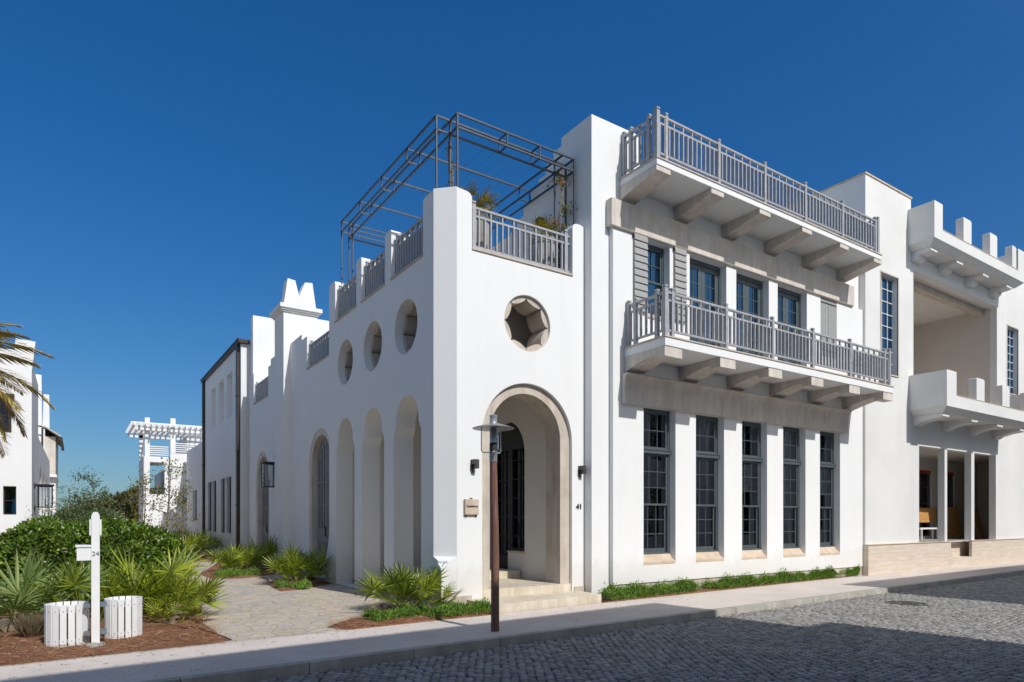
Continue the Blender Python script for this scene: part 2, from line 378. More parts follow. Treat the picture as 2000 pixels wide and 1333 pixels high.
def cards(P, D, Nn, L, W, fold=0.25):              # leaf blades: diamond with a fold, numpy arrays
    n = len(P); S = np.cross(D, Nn); S /= np.linalg.norm(S, axis=1)[:, None] + 1e-9
    L = np.broadcast_to(L, n)[:, None]; W = np.broadcast_to(W, n)[:, None]
    a = P; m_ = P + D * L * 0.45; tip = P + D * L
    l_ = m_ + S * W * 0.5 + Nn * W * fold; r_ = m_ - S * W * 0.5 + Nn * W * fold
    V = np.stack([a, r_, tip, l_], 1).reshape(-1, 3)
    F = np.arange(4 * n).reshape(n, 4); F = np.concatenate([F[:, [0, 1, 2]], F[:, [0, 2, 3]]])
    return V, F
def unit(a): return a / (np.linalg.norm(a, axis=1)[:, None] + 1e-9)
def npmesh(name, V, F, mat, parent=None):
    me = bpy.data.meshes.new(name); org = np.zeros(3)
    p = parent
    while p is not None: org += np.array(p.location); p = p.parent
    V = (V - org).astype(np.float32); k = F.shape[1]
    me.vertices.add(len(V)); me.vertices.foreach_set("co", V.ravel())
    me.loops.add(F.size); me.loops.foreach_set("vertex_index", F.astype(np.int32).ravel())
    me.polygons.add(len(F)); me.polygons.foreach_set("loop_start", np.arange(0, F.size, k, dtype=np.int32))
    me.update(calc_edges=True); me.validate()
    me.materials.append(MATS[mat])
    o = bpy.data.objects.new(name, me); col.objects.link(o)
    if parent is not None: o.parent = parent
    return o

# ------------------------------------------------------------------ ground, street, kerb, sidewalk, court
KY = lambda x: 8.35 + 0.033 * x          # kerb line
BY = lambda x: 10.38 + 0.050 * x         # back edge of the sidewalk
g = MB().add([(-400, -300, -0.16), (600, -300, -0.16), (600, 700, -0.16), (-400, 700, -0.16)], [(0, 1, 2, 3)]).build("ground", "sandy_ground", fix=False); struct(g)
sb = MB().add([(-70, -1.2, -0.150), (110, 4.0, -0.150), (110, KY(110), -0.150), (-70, KY(-70), -0.150)], [(0, 1, 2, 3)]).build("street", "joint_sand", fix=False); struct(sb)
# cobbles: every stone a small hexagonal block, laid in wavering rows
def cobbles():
    p = 0.128; xs = np.arange(-4, 42, p); ys = np.arange(-0.8, 10.2, p * 0.80)
    gx, gy = np.meshgrid(xs, ys); row = np.arange(len(ys))[:, None]
    gx = gx + (row % 2) * p / 2
    gy = gy + 0.05 * np.sin(gx * 2.1) + 0.06 * np.sin(gx * 0.7 + gy * 0.5)
    cx, cy = gx.ravel(), gy.ravel(); n = len(cx)
    cx = cx + rng.normal(0, 0.010, n); cy = cy + rng.normal(0, 0.008, n)
    keep = (cy < KY(cx) - 0.05) & (cy > -1.0 + 0.05 * cx); cx, cy = cx[keep], cy[keep]; n = len(cx)
    ang = np.arange(6) * math.pi / 3 + math.pi / 6
    rr = 1 + rng.normal(0, 0.06, (n, 6)); tilt = rng.normal(0, 0.02, (n, 2)); lift = rng.normal(0, 0.003, n)
    ca, sa = np.cos(ang) * rr, np.sin(ang) * rr
    rx, ry = p * 0.515, p * 0.485
    def ring(k, z):
        x = cx[:, None] + ca * rx * k; y = cy[:, None] + sa * ry * k
        zz = z + lift[:, None] + tilt[:, :1] * ca * rx + tilt[:, 1:] * sa * ry
        return np.stack([x, y, zz], 2)
    V = np.concatenate([ring(0.97, -0.155), ring(0.92, -0.128), ring(0.74, -0.119)], 1).reshape(-1, 3)
    base = np.arange(n)[:, None, None] * 18
    q = []
    for k in range(6):
        k2 = (k + 1) % 6
        q.append([k, k2, 6 + k2, 6 + k]); q.append([6 + k, 6 + k2, 12 + k2, 12 + k])
    q += [[12, 13, 14, 15], [12, 15, 16, 17]]
    F = (base + np.array(q)[None]).reshape(-1, 4)
    o = npmesh("paving", V, F, "cobble"); struct(o)
cobbles()
def strip(name, mat, f0, f1, z0, z1, xs):
    V = []; F = []
    for x in xs: V += [(x, f0(x), z0), (x, f1(x), z0), (x, f1(x), z1), (x, f0(x), z1)]
    for i in range(len(xs) - 1):
        a = i * 4; b_ = a + 4
        for k in range(4): F.append((a + k, a + (k + 1) % 4, b_ + (k + 1) % 4, b_ + k))
    F.append((0, 1, 2, 3)); F.append(tuple(len(V) - 4 + k for k in range(4)))
    return MB().add(V, F).build(name, mat)
xs = [-70, -20, 0, 10, 20, 30, 60, 110]
kb = MB()
x = -20.0
while x < 60:
    L = 1.5
    f = lambda u, v: (u, v)
    kb.add([(x + .004, KY(x) - .004 * (int(x) % 3), -0.2), (x + L - .004, KY(x + L), -0.2), (x + L - .004, KY(x + L) + .16, -0.2), (x + .004, KY(x) + .16, -0.2),
            (x + .004, KY(x) + .012, 0.0), (x + L - .004, KY(x + L) + .012, 0.0), (x + L - .004, KY(x + L) + .16, 0.0), (x + .004, KY(x) + .16, 0.0)],
           [(0, 3, 2, 1), (4, 5, 6, 7), (0, 1, 5, 4), (1, 2, 6, 5), (2, 3, 7, 6), (3, 0, 4, 7)])
    x += L
struct(kb.build("kerb", "kerb_stone"))
struct(strip("sidewalk", "sidewalk", lambda x: KY(x) + 0.16, lambda x: BY(x), -0.2, -0.003, xs))
# the stone court and lane beside the house, and the planting beds on it
fl = MB().prism([(-14, BY(-14)), (6.3, BY(6.3)), (6.3, 20), (6.3, 80), (-14, 80)], XY, -0.2, -0.006).build("court", "flagstone"); struct(fl)

def bed(name, pts, h=0.05, res=0.16, mat="pine_straw"):
    """a low mulch mound inside an outline"""
    P = np.array(pts, float)
    def inside(x, y):
        c = False; n = len(P); j = n - 1
        for i in range(n):
            if (P[i, 1] > y) != (P[j, 1] > y) and x < (P[j, 0] - P[i, 0]) * (y - P[i, 1]) / (P[j, 1] - P[i, 1]) + P[i, 0]: c = not c
            j = i
        return c
    m_ = MB(); ring = []
    cen = P.mean(0)
    # subdivide outline, wobble it, then rings to the centre
    out = []
    for i in range(len(P)):
        a, b_ = P[i], P[(i + 1) % len(P)]; k = max(2, int(np.linalg.norm(b_ - a) / res))
        for j in range(k): out.append(a + (b_ - a) * j / k)
    out = np.array(out); n = len(out)
    V = []; F = []; prof = [(1.0, -0.03), (0.985, 0.015), (0.95, 0.45), (0.85, 0.8), (0.6, 1.0), (0.3, 1.0), (0.05, 1.0)]
    for (k, z) in prof:
        for i in range(n):
            q = cen + (out[i] - cen) * k
            V.append((q[0], q[1], (z if z < 0 else z * h) + (random.uniform(-.012, .012) if 0.2 < k < .97 else 0)))
    for r_ in range(len(prof) - 1):
        for i in range(n): F.append((r_ * n + i, r_ * n + (i + 1) % n, (r_ + 1) * n + (i + 1) % n, (r_ + 1) * n + i))
    F.append(tuple((len(prof) - 1) * n + i for i in range(n)))
    o = MB().add(V, F).build(name, mat, smooth=True); struct(o)
    return inside
def needles(inside, bb, n, z, name="pine_needles"):
    pts = []
    while len(pts) < n:
        x, y = random.uniform(bb[0], bb[1]), random.uniform(bb[2], bb[3])
        if inside(x, y): pts.append((x, y, z + random.uniform(0.0, 0.03)))
    P = np.array(pts); th = rng.uniform(0, 2 * math.pi, n)
    D = unit(np.stack([np.cos(th), np.sin(th), rng.normal(0.05, 0.16, n)], 1))
    Nn = unit(np.stack([rng.normal(0, .4, n), rng.normal(0, .4, n), np.ones(n)], 1))
    V, F = cards(P, D, Nn, rng.uniform(0.10, 0.22, n), rng.uniform(0.005, 0.009, n), 0.1)
    o = npmesh(name, V, F, "pine_needle"); o["kind"] = "stuff"
bl = [(-9, BY(-9) + .02), (-2, BY(-2) + .02), (1.8, BY(1.8) + .02), (2.02, 10.62), (1.75, 10.95), (1.95, 11.5), (1.9, 12.6), (2.15, 14.5), (2.5, 17), (2.6, 20), (2.3, 23), (1.5, 30), (0.5, 33), (-1.0, 26), (-3, 22), (-9, 20)]
ins = bed("planting_bed", bl, 0.07)
needles(ins, (-3.5, 2.2, 9.9, 14.0), 9000, 0.045)
b2 = [(3.75, BY(3.75) + .02), (6.7, BY(6.7) + .02), (6.9, 11.75), (6.12, 11.78), (6.14, 12.9), (5.2, 12.6), (4.7, 12.0), (3.9, 11.35), (3.55, 11.05)]
ins2 = bed("planting_bed", b2, 0.05)
needles(ins2, (3.5, 6.9, 10.3, 13.0), 3500, 0.035)
b3 = [(4.35, 17.2), (4.9, 17.35), (6.15, 18.6), (6.15, 20.6), (5.0, 20.6), (4.5, 19.2)]
ins3 = bed("planting_bed", b3, 0.05); needles(ins3, (4.3, 6.2, 17.2, 20.6), 900, 0.035)
b4 = [(3.5, 21.9), (4.3, 21.6), (6.38, 23.2), (6.38, 31), (5.2, 31), (4.2, 27), (3.4, 24)]
ins4 = bed("planting_bed", b4, 0.05); needles(ins4, (3.4, 6.3, 21.6, 28), 900, 0.035)
b5 = [(2.9, 33), (4.2, 31), (5.7, 31.2), (5.8, 46), (3.5, 46)]
bed("planting_bed", b5, 0.05)
b6 = [(9.85, BY(9.85) + .02), (21.3, BY(21.3) + .02), (21.5, 11.42), (9.9, 11.45)]
bed("planting_bed", b6, 0.03)


# ================================================================== the corner house
YT, YN, YF = 11.79, 11.54, 11.41          # faces of the tower, of the main wall and of its forward bay
XL, XG = 6.16, 6.40                       # lane-side faces of the tower and of the garden wall
house = thing("corner_house", "white corner house with arched tower, petal round windows, two railed balconies and roof terrace", "house", (9.94, 11.54, 0))

def railing(bm, a, b_, zb, ztop, pitch=0.155, gap=0.13, rail=0.045, bal=0.034, second=0.17, off0=0.5, deep=0.06):
    """rails and balusters from a to b (x,y), every second baluster reaching the handrail"""
    a = Vector((a[0], a[1], 0)); b_ = Vector((b_[0], b_[1], 0)); L = (b_ - a).length; d = (b_ - a) / L
    s_ = Vector((-d.y, d.x, 0))
    def bx(p0, p1, wd, z0, z1):
        q = [p0 - s_ * wd / 2, p1 - s_ * wd / 2, p1 + s_ * wd / 2, p0 + s_ * wd / 2]
        bm.add([(p.x, p.y, z0) for p in q] + [(p.x, p.y, z1) for p in q], [(0, 3, 2, 1), (4, 5, 6, 7), (0, 1, 5, 4), (1, 2, 6, 5), (2, 3, 7, 6), (3, 0, 4, 7)])
    bx(a, b_, rail * 1.5, ztop - rail, ztop); bx(a, b_, rail, ztop - second - rail, ztop - second); bx(a, b_, rail, zb + gap, zb + gap + rail)
    n = max(1, int(round(L / pitch)))
    for i in range(n):
        c = a + d * (L * (i + off0) / n); h = d * bal / 2
        bx(c - h, c + h, deep, zb + gap + rail, ztop - second - rail)
        if i % 2: bx(c - h, c + h, deep * .8, ztop - second, ztop - rail)
def post(parent, x, y, z0, z1, s_=0.085, name="post"):
    m_ = MB().box(x - s_ / 2, x + s_ / 2, y - s_ / 2, y + s_ / 2, z0, z1 - 0.07)
    m_.lathe([(s_ * .42, z1 - .07), (s_ * .42, z1 - .055), (s_ * .74, z1 - .045), (s_ * .74, z1 - .012), (s_ * .5, z1)], x, y, 4, a0=math.pi / 4)
    return m_.build(name, "rail_paint", parent)

# --- tower walls
def topline(u0, u1, sill, top, opens):
    """upper edge of a parapet with railed openings, right to left"""
    pts = []; cur = u1
    for (a, b_) in sorted(opens, reverse=True):
        if cur - b_ > 0.01: pts += [(cur, top - .07), (cur - .03, top - .015), (cur - .09, top), (b_ + .09, top), (b_ + .03, top - .015), (b_, top - .07)] if cur < u1 or True else []
        pts += [(b_, sill), (a, sill)]; cur = a
    pts += [(cur, top - .07), (cur - .03, top - .015), (cur - .09, top), (u0, top)]
    return pts
tw = MB()
front = [(6.52, 0), (9.94, 0), (9.94, 8.66), (9.90, 8.72), (9.81, 8.75), (9.70, 8.75), (9.62, 8.72), (9.58, 8.64), (9.58, 7.5), (6.88, 7.5), (6.88, 8.60), (6.84, 8.66), (6.76, 8.69), (6.52, 8.71)]
tw.plate([front, arch(8.345, 1.215, 0.02, 3.645), circle(8.31, 6.19, 0.62)], XZ, YT, YT + 0.45)
op = [(12.64, 14.33), (14.70, 16.26), (16.63, 18.33)]
side = [(12.15, 0), (18.86, 0)] + topline(12.15, 18.86, 7.48, 8.70, op)
holes = []
for c in (13.45, 15.48, 17.50):
    h = 0.60; z1, z2 = 3.88, 4.04
    holes.append([(c - h - .13, .03), (c - h - .13, z1 - .10), (c - h - .09, z1 - .02), (c - h, z2 - .04)] + [(c - h * math.cos(math.pi * i / 24), z2 + h * math.sin(math.pi * i / 24)) for i in range(25)] + [(c + h, z2 - .04), (c + h + .09, z1 - .02), (c + h + .13, z1 - .10), (c + h + .13, .03)])
for c in (13.52, 15.50, 17.50): holes.append(circle(c, 6.19, 0.61))
tw.plate([side] + holes, YZ, XL, XL + 0.50)
# chamfered corner with a moulded stop that returns to a square foot
cor = lambda k: [(XL, 12.15), (XL + .36 * k, YT + .36 * (1 - k) if False else YT), (6.52, YT), (6.52, YT + .45), (XL + .5, YT + .45), (XL + .5, 12.15)]
def corner(k): return [(XL, 12.15), (XL, YT + .36 * k), (XL + .36 * k, YT), (6.52, YT), (6.52, YT + .45), (XL + .5, YT + .45), (XL + .5, 12.15)]
prof = [(0, .02), (.80, .02), (.86, .10), (.90, .24), (.93, .40), (.945, .42), (1.0, .42), (1.02, .55), (1.06, .85), (1.08, .985), (8.70, .985), (8.72, .985)]
V = []; F = []; nn = 7
for (z, k) in prof:
    for p in corner(k): V.append((p[0], p[1], z))
for r_ in range(len(prof) - 1):
    for i in range(nn): F.append((r_ * nn + i, r_ * nn + (i + 1) % nn, (r_ + 1) * nn + (i + 1) % nn, (r_ + 1) * nn + i))
F.append(tuple(range(nn))[::-1]); F.append(tuple((len(prof) - 1) * nn + i for i in range(nn)))
tw.add(V, F)
tw.box(6.66, 9.94, 18.41, 18.86, 0, 8.6)                     # rear wall
# flared foot of the rear corner
tw.prism([(18.86, 0), (19.22, 0), (19.22, .55), (19.14, .75), (19.02, .98), (18.97, 1.12), (18.86, 1.35)], YZ, XL, XL + .5)
tw.build("tower_wall", "stucco", house)
inn = MB()
inn.box(6.66, 9.94, 12.24, 18.41, 5.15, 5.35)                # loggia ceiling
inn.plate([rect(12.24, 18.41, .3, 5.15), arch(14.42, .88, .36, 3.55)], YZ, 9.44, 9.80)   # wall to the entrance
inn.box(7.75, 7.85, 13.15, 18.41, 5.35, 7.18); inn.box(7.75, 9.94, 13.05, 13.15, 5.35, 7.18)
inn.box(9.38, 9.44, 12.24, 12.46, .36, 5.15)
inn.prism([(13.53, .36), (14.34, .36), (14.34, .98), (13.53, .98)], YZ, 9.46, 9.82)
inn.build("loggia_lining", "porch_plaster", house)
MB().box(9.43, 9.84, 13.53, 14.34, .98, 1.03).build("ledge", "sill_stone", house)
MB().box(6.64, 9.94, YT + .03, 18.45, .1, .36).build("loggia_floor", "coquina", house)
MB().box(8.0, 9.43, 13.7, 16.5, .36, .54).build("step", "coquina", house)
MB().prism([(6.74, BY(6.74) + .06), (9.70, BY(9.7) + .06), (9.76, YT + .02), (6.74, YT + .02)], XY, -.02, .18).build("step", "coquina", house)
MB().box(6.60, 9.92, 12.2, 18.4, 7.18, 7.40).build("terrace_floor", "roof_gravel", house)
# entrance arch surround, set back in its recess
MB().plate([arch(8.345, 1.235, .361, 3.645)[::1], arch(8.325, .955, .362, 3.69)], XZ, YT + .085, YT + .62).build("arch_surround", "limestone", house)
# glazed entrance doors in the arch of the loggia wall
ed_ = MB(); ed_.plate([arch(14.42, .90, .37, 3.55), rect(13.68, 14.34, 1.1, 3.7), rect(14.5, 15.16, .9, 3.7)], YZ, 9.60, 9.67)
for y0 in (13.68, 14.5):
    ed_.box(9.61, 9.65, y0 + .31, y0 + .33, .9, 3.7)
    for k in range(1, 6): ed_.box(9.61, 9.65, y0, y0 + .66, .9 + k * .5, .92 + k * .5)
dr = ed_.build("entrance_door", "door_black", house)
MB().box(9.69, 9.70, 13.62, 15.24, .5, 4.0).build("glass", "glass", dr)
MB().tube([(9.56, 14.38, 1.35), (9.54, 14.38, 1.35), (9.54, 14.38, 1.75), (9.56, 14.38, 1.75)], .014, 6).build("handle", "dark_iron", dr)
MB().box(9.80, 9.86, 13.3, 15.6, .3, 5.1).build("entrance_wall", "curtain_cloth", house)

# petal windows: a plate with a scalloped tunnel, closed at the back
def petal(fn, cu, cv, q0, q1, qb):
    o = smooth_angle(MB().plate([circle(cu, cv, 0.64, 64), star(cu, cv, 0.61, .775)], fn, q0, q1).build("petal_window", "limestone", house), 40)
petal(XZ, 8.31, 6.19, YT + .06, YT + .62, 0)
for c in (13.52, 15.50, 17.50): petal(YZ, c, 6.19, XL + .20, XL + .72, 0)

# stone sills and railings of the terrace openings
def terrace_opening(axis, a, b_, q, sill, top, wall_t):
    fn = XZ if axis == 'x' else YZ
    MB().prism(rect(a, b_, sill, sill + .045), fn, q - .025, q + wall_t).build("sill", "limestone", house)
    m_ = MB(); qq = q + .12
    pa, pb = ((a + .01, qq), (b_ - .01, qq)) if axis == 'x' else ((qq, a + .01), (qq, b_ - .01))
    railing(m_, pa, pb, sill + .045, top, 0.15 if axis == 'x' else 0.135, 0.06, bal=.034 if axis == 'x' else .05, deep=.06 if axis == 'x' else .085)
    r_ = m_.build("railing", "rail_paint", house)
    for u in (a + .10, b_ - .12):
        x, y = (u, qq) if axis == 'x' else (qq, u)
        post(r_, x, y, sill + .045, top + .12)
terrace_opening('x', 6.88, 9.58, YT, 7.5, 8.47, .4)
for a, b_ in op: terrace_opening('y', a, b_, XL, 7.48, 8.43, .45)

# --- garden wall with chimney between the tower and the rear house
gw = MB()
gl = [(18.86, 0), (30.6, 0), (30.6, 8.2), (29.78, 8.2), (29.78, 6.82), (27.2, 6.82), (27.2, 7.98), (26.78, 7.98), (26.78, 8.2), (24.4, 8.2), (24.4, 8.18), (22.5, 8.18), (22.5, 7.98), (21.9, 7.98), (21.9, 6.85), (18.86, 6.85)]
gw.plate([gl, arch(20.5, 1.18, .03, 3.55), arch(28.2, 1.16, .03, 3.50)], YZ, XG, XG + .45)
gw.box(6.85, 9.94, 24.1, 24.5, 0, 7.4)
gw.build("garden_wall", "stucco", house)
for (a, b_) in ((18.88, 21.9), (27.2, 29.78)): terrace_opening('y', a, b_, XG, 6.83, 7.70, .45)
MB().box(6.85, 12, 18.86, 30.4, 6.2, 6.55).build("terrace_floor", "roof_gravel", house)
def courtyard_door(c, h, zs):
    fr = MB().plate([arch(c, h, .04, zs), arch(c, h - .20, .05, zs)], YZ, XG + .03, XG + .40)
    o = MB()
    hi = h - .22
    slots = []
    for s_ in (-1, 1):
        for k in range(3):
            u = c + s_ * (.16 + k * .24 + .08)
            top = zs + math.sqrt(max(.02, (hi - .14) ** 2 - (abs(u - c) + .06) ** 2)) - .06
            for z0, z1 in ((1.55, 2.28), (2.34, 3.02), (3.08, top)):
                if z1 - z0 > .15: slots.append(rect(u - .055, u + .055, z0, z1))
    o.plate([arch(c, hi + .01, .06, zs)] + slots, YZ, XG + .22, XG + .28)
    o.box(XG + .20, XG + .30, c - .035, c + .035, .06, zs + hi - .02)
    for z in (1.12, 1.42): o.box(XG + .205, XG + .22, c - hi + .03, c + hi - .03, z, z + .10)
    for s_ in (-1, 1):
        for k in range(5):
            u = c + s_ * (.1 + k * .17)
            o.box(XG + .207, XG + .22, u, u + .02, .12, 1.12)
    d = o.build("courtyard_door", "door_paint", house)
    fr.build("door_surround", "limestone_grey", d)
    MB().box(XG + .30, XG + .31, c - hi, c + hi, .1, zs + hi * .9).build("glass", "rubber_dark", d)
    hd = MB().box(XG + .17, XG + .22, c + .04, c + .08, 1.30, 1.62); hd.tube([(XG + .15, c + .06, 1.50), (XG + .15, c - .09, 1.50)], .014, 6)
    hd.build("handle", "black_iron", d)
courtyard_door(20.5, 1.18, 3.55); courtyard_door(28.2, 1.16, 3.50)
ch = MB().box(6.15, 7.36, 23.9, 25.15, 0, 9.30)
cho = ch.build("chimney", "stucco", house)
cp = MB()
for i, (e, z0, z1) in enumerate(((.05, 9.30, 9.36), (.10, 9.36, 9.42), (.15, 9.42, 9.56))): cp.box(6.15 - e, 7.36 + e, 23.9 - e, 25.15 + e, z0, z1)
cp.build("cap", "stucco", cho)
# crown of the chimney: two tapering horns on each face
crn = MB()
def horn(fn, o0, q0, q1):
    crn.prism([(o0 + .02, 9.56), (o0 + 1.19, 9.56), (o0 + 1.05, 10.53), (o0 + .78, 10.50), (o0 + .575, 9.95), (o0 + .43, 10.50), (o0 + .16, 10.53)], fn, q0, q1)
horn(XZ, 6.15, 23.95, 24.42)
crn.build("crown", "stucco", cho)

# --- main block: party wall with stepped top, forward bay, roof
mw = MB()
stp = [(11.54 + .30, 8.0), (22, 8.0), (22, 9.3), (15.6, 9.3), (15.6, 9.55), (14.95, 9.55), (14.95, 9.76), (14.62, 9.76), (14.62, 9.97), (14.30, 9.97), (14.30, 10.20), (13.96, 10.20), (13.96, 10.46), (13.62, 10.46), (13.62, 10.64), (13.31, 10.64), (13.31, 10.87), (12.99, 10.87), (12.99, 11.06), (12.67, 11.06), (12.67, 11.27), (11.84, 11.27)]
mw.prism([(a, b_ if b_ > 8.01 else 0) for a, b_ in stp], YZ, 9.942, 10.28)
mw.prism([(9.942, 0), (10.49, 0), (10.49, 8.75), (21.55, 8.75), (21.55, 9.96), (11.50, 9.96), (11.50, 11.27), (9.942, 11.27)], XZ, YN, YN + .30)
mw.box(10.28, 11.5, 11.84, 12.1, 10.0, 11.27)
mw.box(21.25, 21.55, YN + .30, 22, 0, 9.96); mw.box(10.28, 21.25, 21.7, 22, 0, 9.3)
mw.box(10.28, 21.25, YN + .30, 21.7, 9.6, 9.95)
wx = [11.495 + 1.893 * k for k in range(5)]; WW = 1.125
bay = [(10.49, .30), (21.55, .30), (21.55, 8.75), (10.49, 8.75)]
hl = [rect(x, x + WW, .74, 4.62) for x in wx]
dx = [13.15, 15.03, 16.91]
hl += [rect(x, x + 1.46, 5.93, 8.72) for x in dx] + [rect(11.60, 12.41, 6.90, 8.72), rect(19.10, 20.00, 6.90, 8.72)]
mw.plate([bay] + hl, XZ, YF, YF + .30)
mw.build("wall", "stucco", house)
MB().box(10.28, 21.25, 14.8, 14.9, .2, 9.5).build("room_partition", "interior_wall", house)
MB().box(10.28, 21.25, YF + .31, 14.8, 5.25, 5.70).build("upper_floor", "interior_wall", house)
MB().box(10.28, 21.25, YF + .31, 14.8, .05, .32).build("ground_floor", "interior_wall", house)
for (x0, x1, y0, y1, z) in ((10.51, 21.53, YF + .025, YF + .28, .285), (9.95, 10.49, YN + .02, YN + .2, .285), (6.20, 6.86, YT - .03, YT + .2, .265), (9.62, 9.94, YT - .02, YT + .2, .285)):
    MB().box(x0, x1, y0, y1, -.05, z).build("plinth", "limestone", house)

# window units
def sash(bm, x0, x1, z0, z1, y, cols, rows, st=.05, bot=None, mun=.018, d=.045):
    bot = bot or st
    bm.box(x0, x0 + st, y, y + d, z0, z1); bm.box(x1 - st, x1, y, y + d, z0, z1)
    bm.box(x0 + st, x1 - st, y, y + d, z0, z0 + bot); bm.box(x0 + st, x1 - st, y, y + d, z1 - st, z1)
    for c in range(1, cols):
        u = x0 + st + (x1 - x0 - 2 * st) * c / cols; bm.box(u - mun / 2, u + mun / 2, y + .006, y + d - .006, z0 + bot, z1 - st)
    for r_ in range(1, rows):
        v = z0 + bot + (z1 - z0 - bot - st) * r_ / rows; bm.box(x0 + st, x1 - st, y + .008, y + d - .008, v - mun / 2, v + mun / 2)
def curtain(x0, x1, z0, z1, y, amp=.035, wl=.16):
    n = int((x1 - x0) / .02); V = []; F = []
    for i in range(n + 1):
        u = x0 + (x1 - x0) * i / n; yy = y + amp * math.sin(2 * math.pi * u / wl + .8 * math.sin(u * 5))
        V += [(u, yy, z0), (u, yy, z1)]
    for i in range(n): F.append((2 * i, 2 * i + 2, 2 * i + 3, 2 * i + 1))
    return MB().add(V, F)
for i, x in enumerate(wx):
    y = YF + .20; x1 = x + WW; fr = MB()
    fr.box(x, x + .07, y, y + .10, .98, 4.62); fr.box(x1 - .07, x1, y, y + .10, .98, 4.62); fr.box(x + .07, x1 - .07, y, y + .10, 4.55, 4.62); fr.box(x + .07, x1 - .07, y - .03, y + .10, .96, 1.02)
    wnd = fr.build("window", "window_paint", house)
    t_ = MB(); sash(t_, x + .07, x1 - .07, 3.62, 4.55, y + .02, 3, 2, .055); t_.build("transom_sash", "window_paint", wnd)
    tr_ = MB().box(x - .0, x1 + .0, y - .055, y + .09, 3.50, 3.585); tr_.box(x + .02, x1 - .02, y - .075, y + .02, 3.585, 3.615); tr_.build("transom_bar", "window_paint", wnd)
    u_ = MB(); sash(u_, x + .07, x1 - .07, 2.20, 3.50, y + .02, 3, 3, .05); u_.build("upper_sash", "window_paint", wnd)
    l_ = MB(); sash(l_, x + .07, x1 - .07, 1.02, 2.26, y + .068, 3, 3, .05, .10); l_.build("lower_sash", "window_paint", wnd)
    gl_ = MB().box(x + .1, x1 - .1, y + .038, y + .044, 2.22, 4.52); gl_.box(x + .1, x1 - .1, y + .088, y + .094, 1.08, 2.24); gl_.build("glass", "glass", wnd)
    curtain(x - .12, x1 + .12, .4, 4.75, y + .30 + (0.05 if i == 1 else 0)).build("curtain", "curtain_cloth", wnd, smooth=True, fix=False)
    sl_ = MB()
    pr = [(YF - .004, .735), (YF - .004, .80), (YF + .02, .815), (YF + .06, .84), (YF + .11, .89), (YF + .14, .94), (YF + .155, .975), (YF + .22, .985), (YF + .28, .985), (YF + .28, .735)]
    sl_.prism(pr, lambda u, v, q: (q, u, v), x - .0, x1 + .0); smooth_angle(sl_.build("sill", "sill_stone", wnd), 30)

# French doors and the upper window
def french(x, x1, z0, z1):
    y = YF + .20; fr = MB()
    fr.box(x, x + .06, y, y + .10, z0, z1); fr.box(x1 - .06, x1, y, y + .10, z0, z1); fr.box(x + .06, x1 - .06, y, y + .10, z1 - .10, z1)
    d = fr.build("french_door", "window_paint", house); c = (x + x1) / 2
    for a, b_ in ((x + .06, c - .004), (c + .004, x1 - .06)):
        l_ = MB(); sash(l_, a, b_, z0 + .02, z1 - .10, y + .03, 2, 6, .13, .30, .02); l_.build("door_leaf", "window_paint", d)
    MB().box(x + .1, x1 - .1, y + .05, y + .056, z0 + .2, z1 - .16).build("glass", "glass_sky_tint", d)
    MB().box(c + .05, c + .08, y + .0, y + .03, z0 + .95, z0 + 1.2).build("handle", "black_iron", d)
    m_ = curtain(x - .1, x + .52, z0, z1, y + .35); m_ = m_.build("curtain", "curtain_blue", d, smooth=True, fix=False)
for x in dx: french(x, x + 1.46, 5.93, 8.72)
y = YF + .20
fr = MB(); fr.box(11.60, 11.66, y, y + .1, 6.9, 8.72); fr.box(12.35, 12.41, y, y + .1, 6.9, 8.72); fr.box(11.66, 12.35, y, y + .1, 8.65, 8.72); fr.box(11.66, 12.35, y - .03, y + .1, 6.9, 6.97)
wnd = fr.build("window", "window_paint", house)
u_ = MB(); sash(u_, 11.66, 12.35, 7.78, 8.65, y + .02, 2, 2, .05); u_.build("upper_sash", "window_paint", wnd)
u_ = MB(); sash(u_, 11.66, 12.35, 6.97, 7.84, y + .066, 2, 2, .05); u_.build("lower_sash", "window_paint", wnd)
MB().box(11.7, 12.31, y + .05, y + .056, 7.0, 8.6).build("glass", "glass_sky_tint", wnd)
def shutter(x0, x1, z0, z1, yf, louvre=True, parent=None):
    m_ = MB()
    if louvre:
        n = int((z1 - z0) / .165); hh = (z1 - z0) / n
        for k in range(n):
            z = z0 + k * hh
            m_.add([(x0, yf + .03, z), (x1, yf + .03, z), (x1, yf + .03, z + hh), (x0, yf + .03, z + hh), (x0, yf - .022, z + .012), (x1, yf - .022, z + .012), (x1, yf + .004, z + hh - .004), (x0, yf + .004, z + hh - .004)],
                   [(0, 3, 2, 1), (4, 5, 6, 7), (0, 1, 5, 4), (1, 2, 6, 5), (2, 3, 7, 6), (3, 0, 4, 7)])
        m_.box(x0 - .0, x1, yf + .03, yf + .045, z0, z1)
    else:
        n = 3; ww = (x1 - x0) / n
        for k in range(n): m_.box(x0 + k * ww + .003, x0 + (k + 1) * ww - .003, yf, yf + .03, z0, z1)
    s_ = m_.build("shutter", "shutter_paint", house)
    for z in ((z1 - .10, z0 + .1) if louvre else (z1 - .13, z0 + .2)):
        hb = MB().box(x0 - .03, x0 - .0, yf, yf + .05, z, z + .06) if louvre else MB().box(x0, x1 - .02, yf - .008, yf - .0005, z, z + .035)
        hb.build("hinge", "bronze" if not louvre else "black_iron", s_)
shutter(11.14, 11.575, 6.88, 8.745, YF - .055); shutter(12.545, 12.965, 6.88, 8.74, YF - .055)
shutter(19.09, 19.545, 6.90, 8.70, YF + .01, False); shutter(19.555, 20.01, 6.90, 8.70, YF + .01, False)
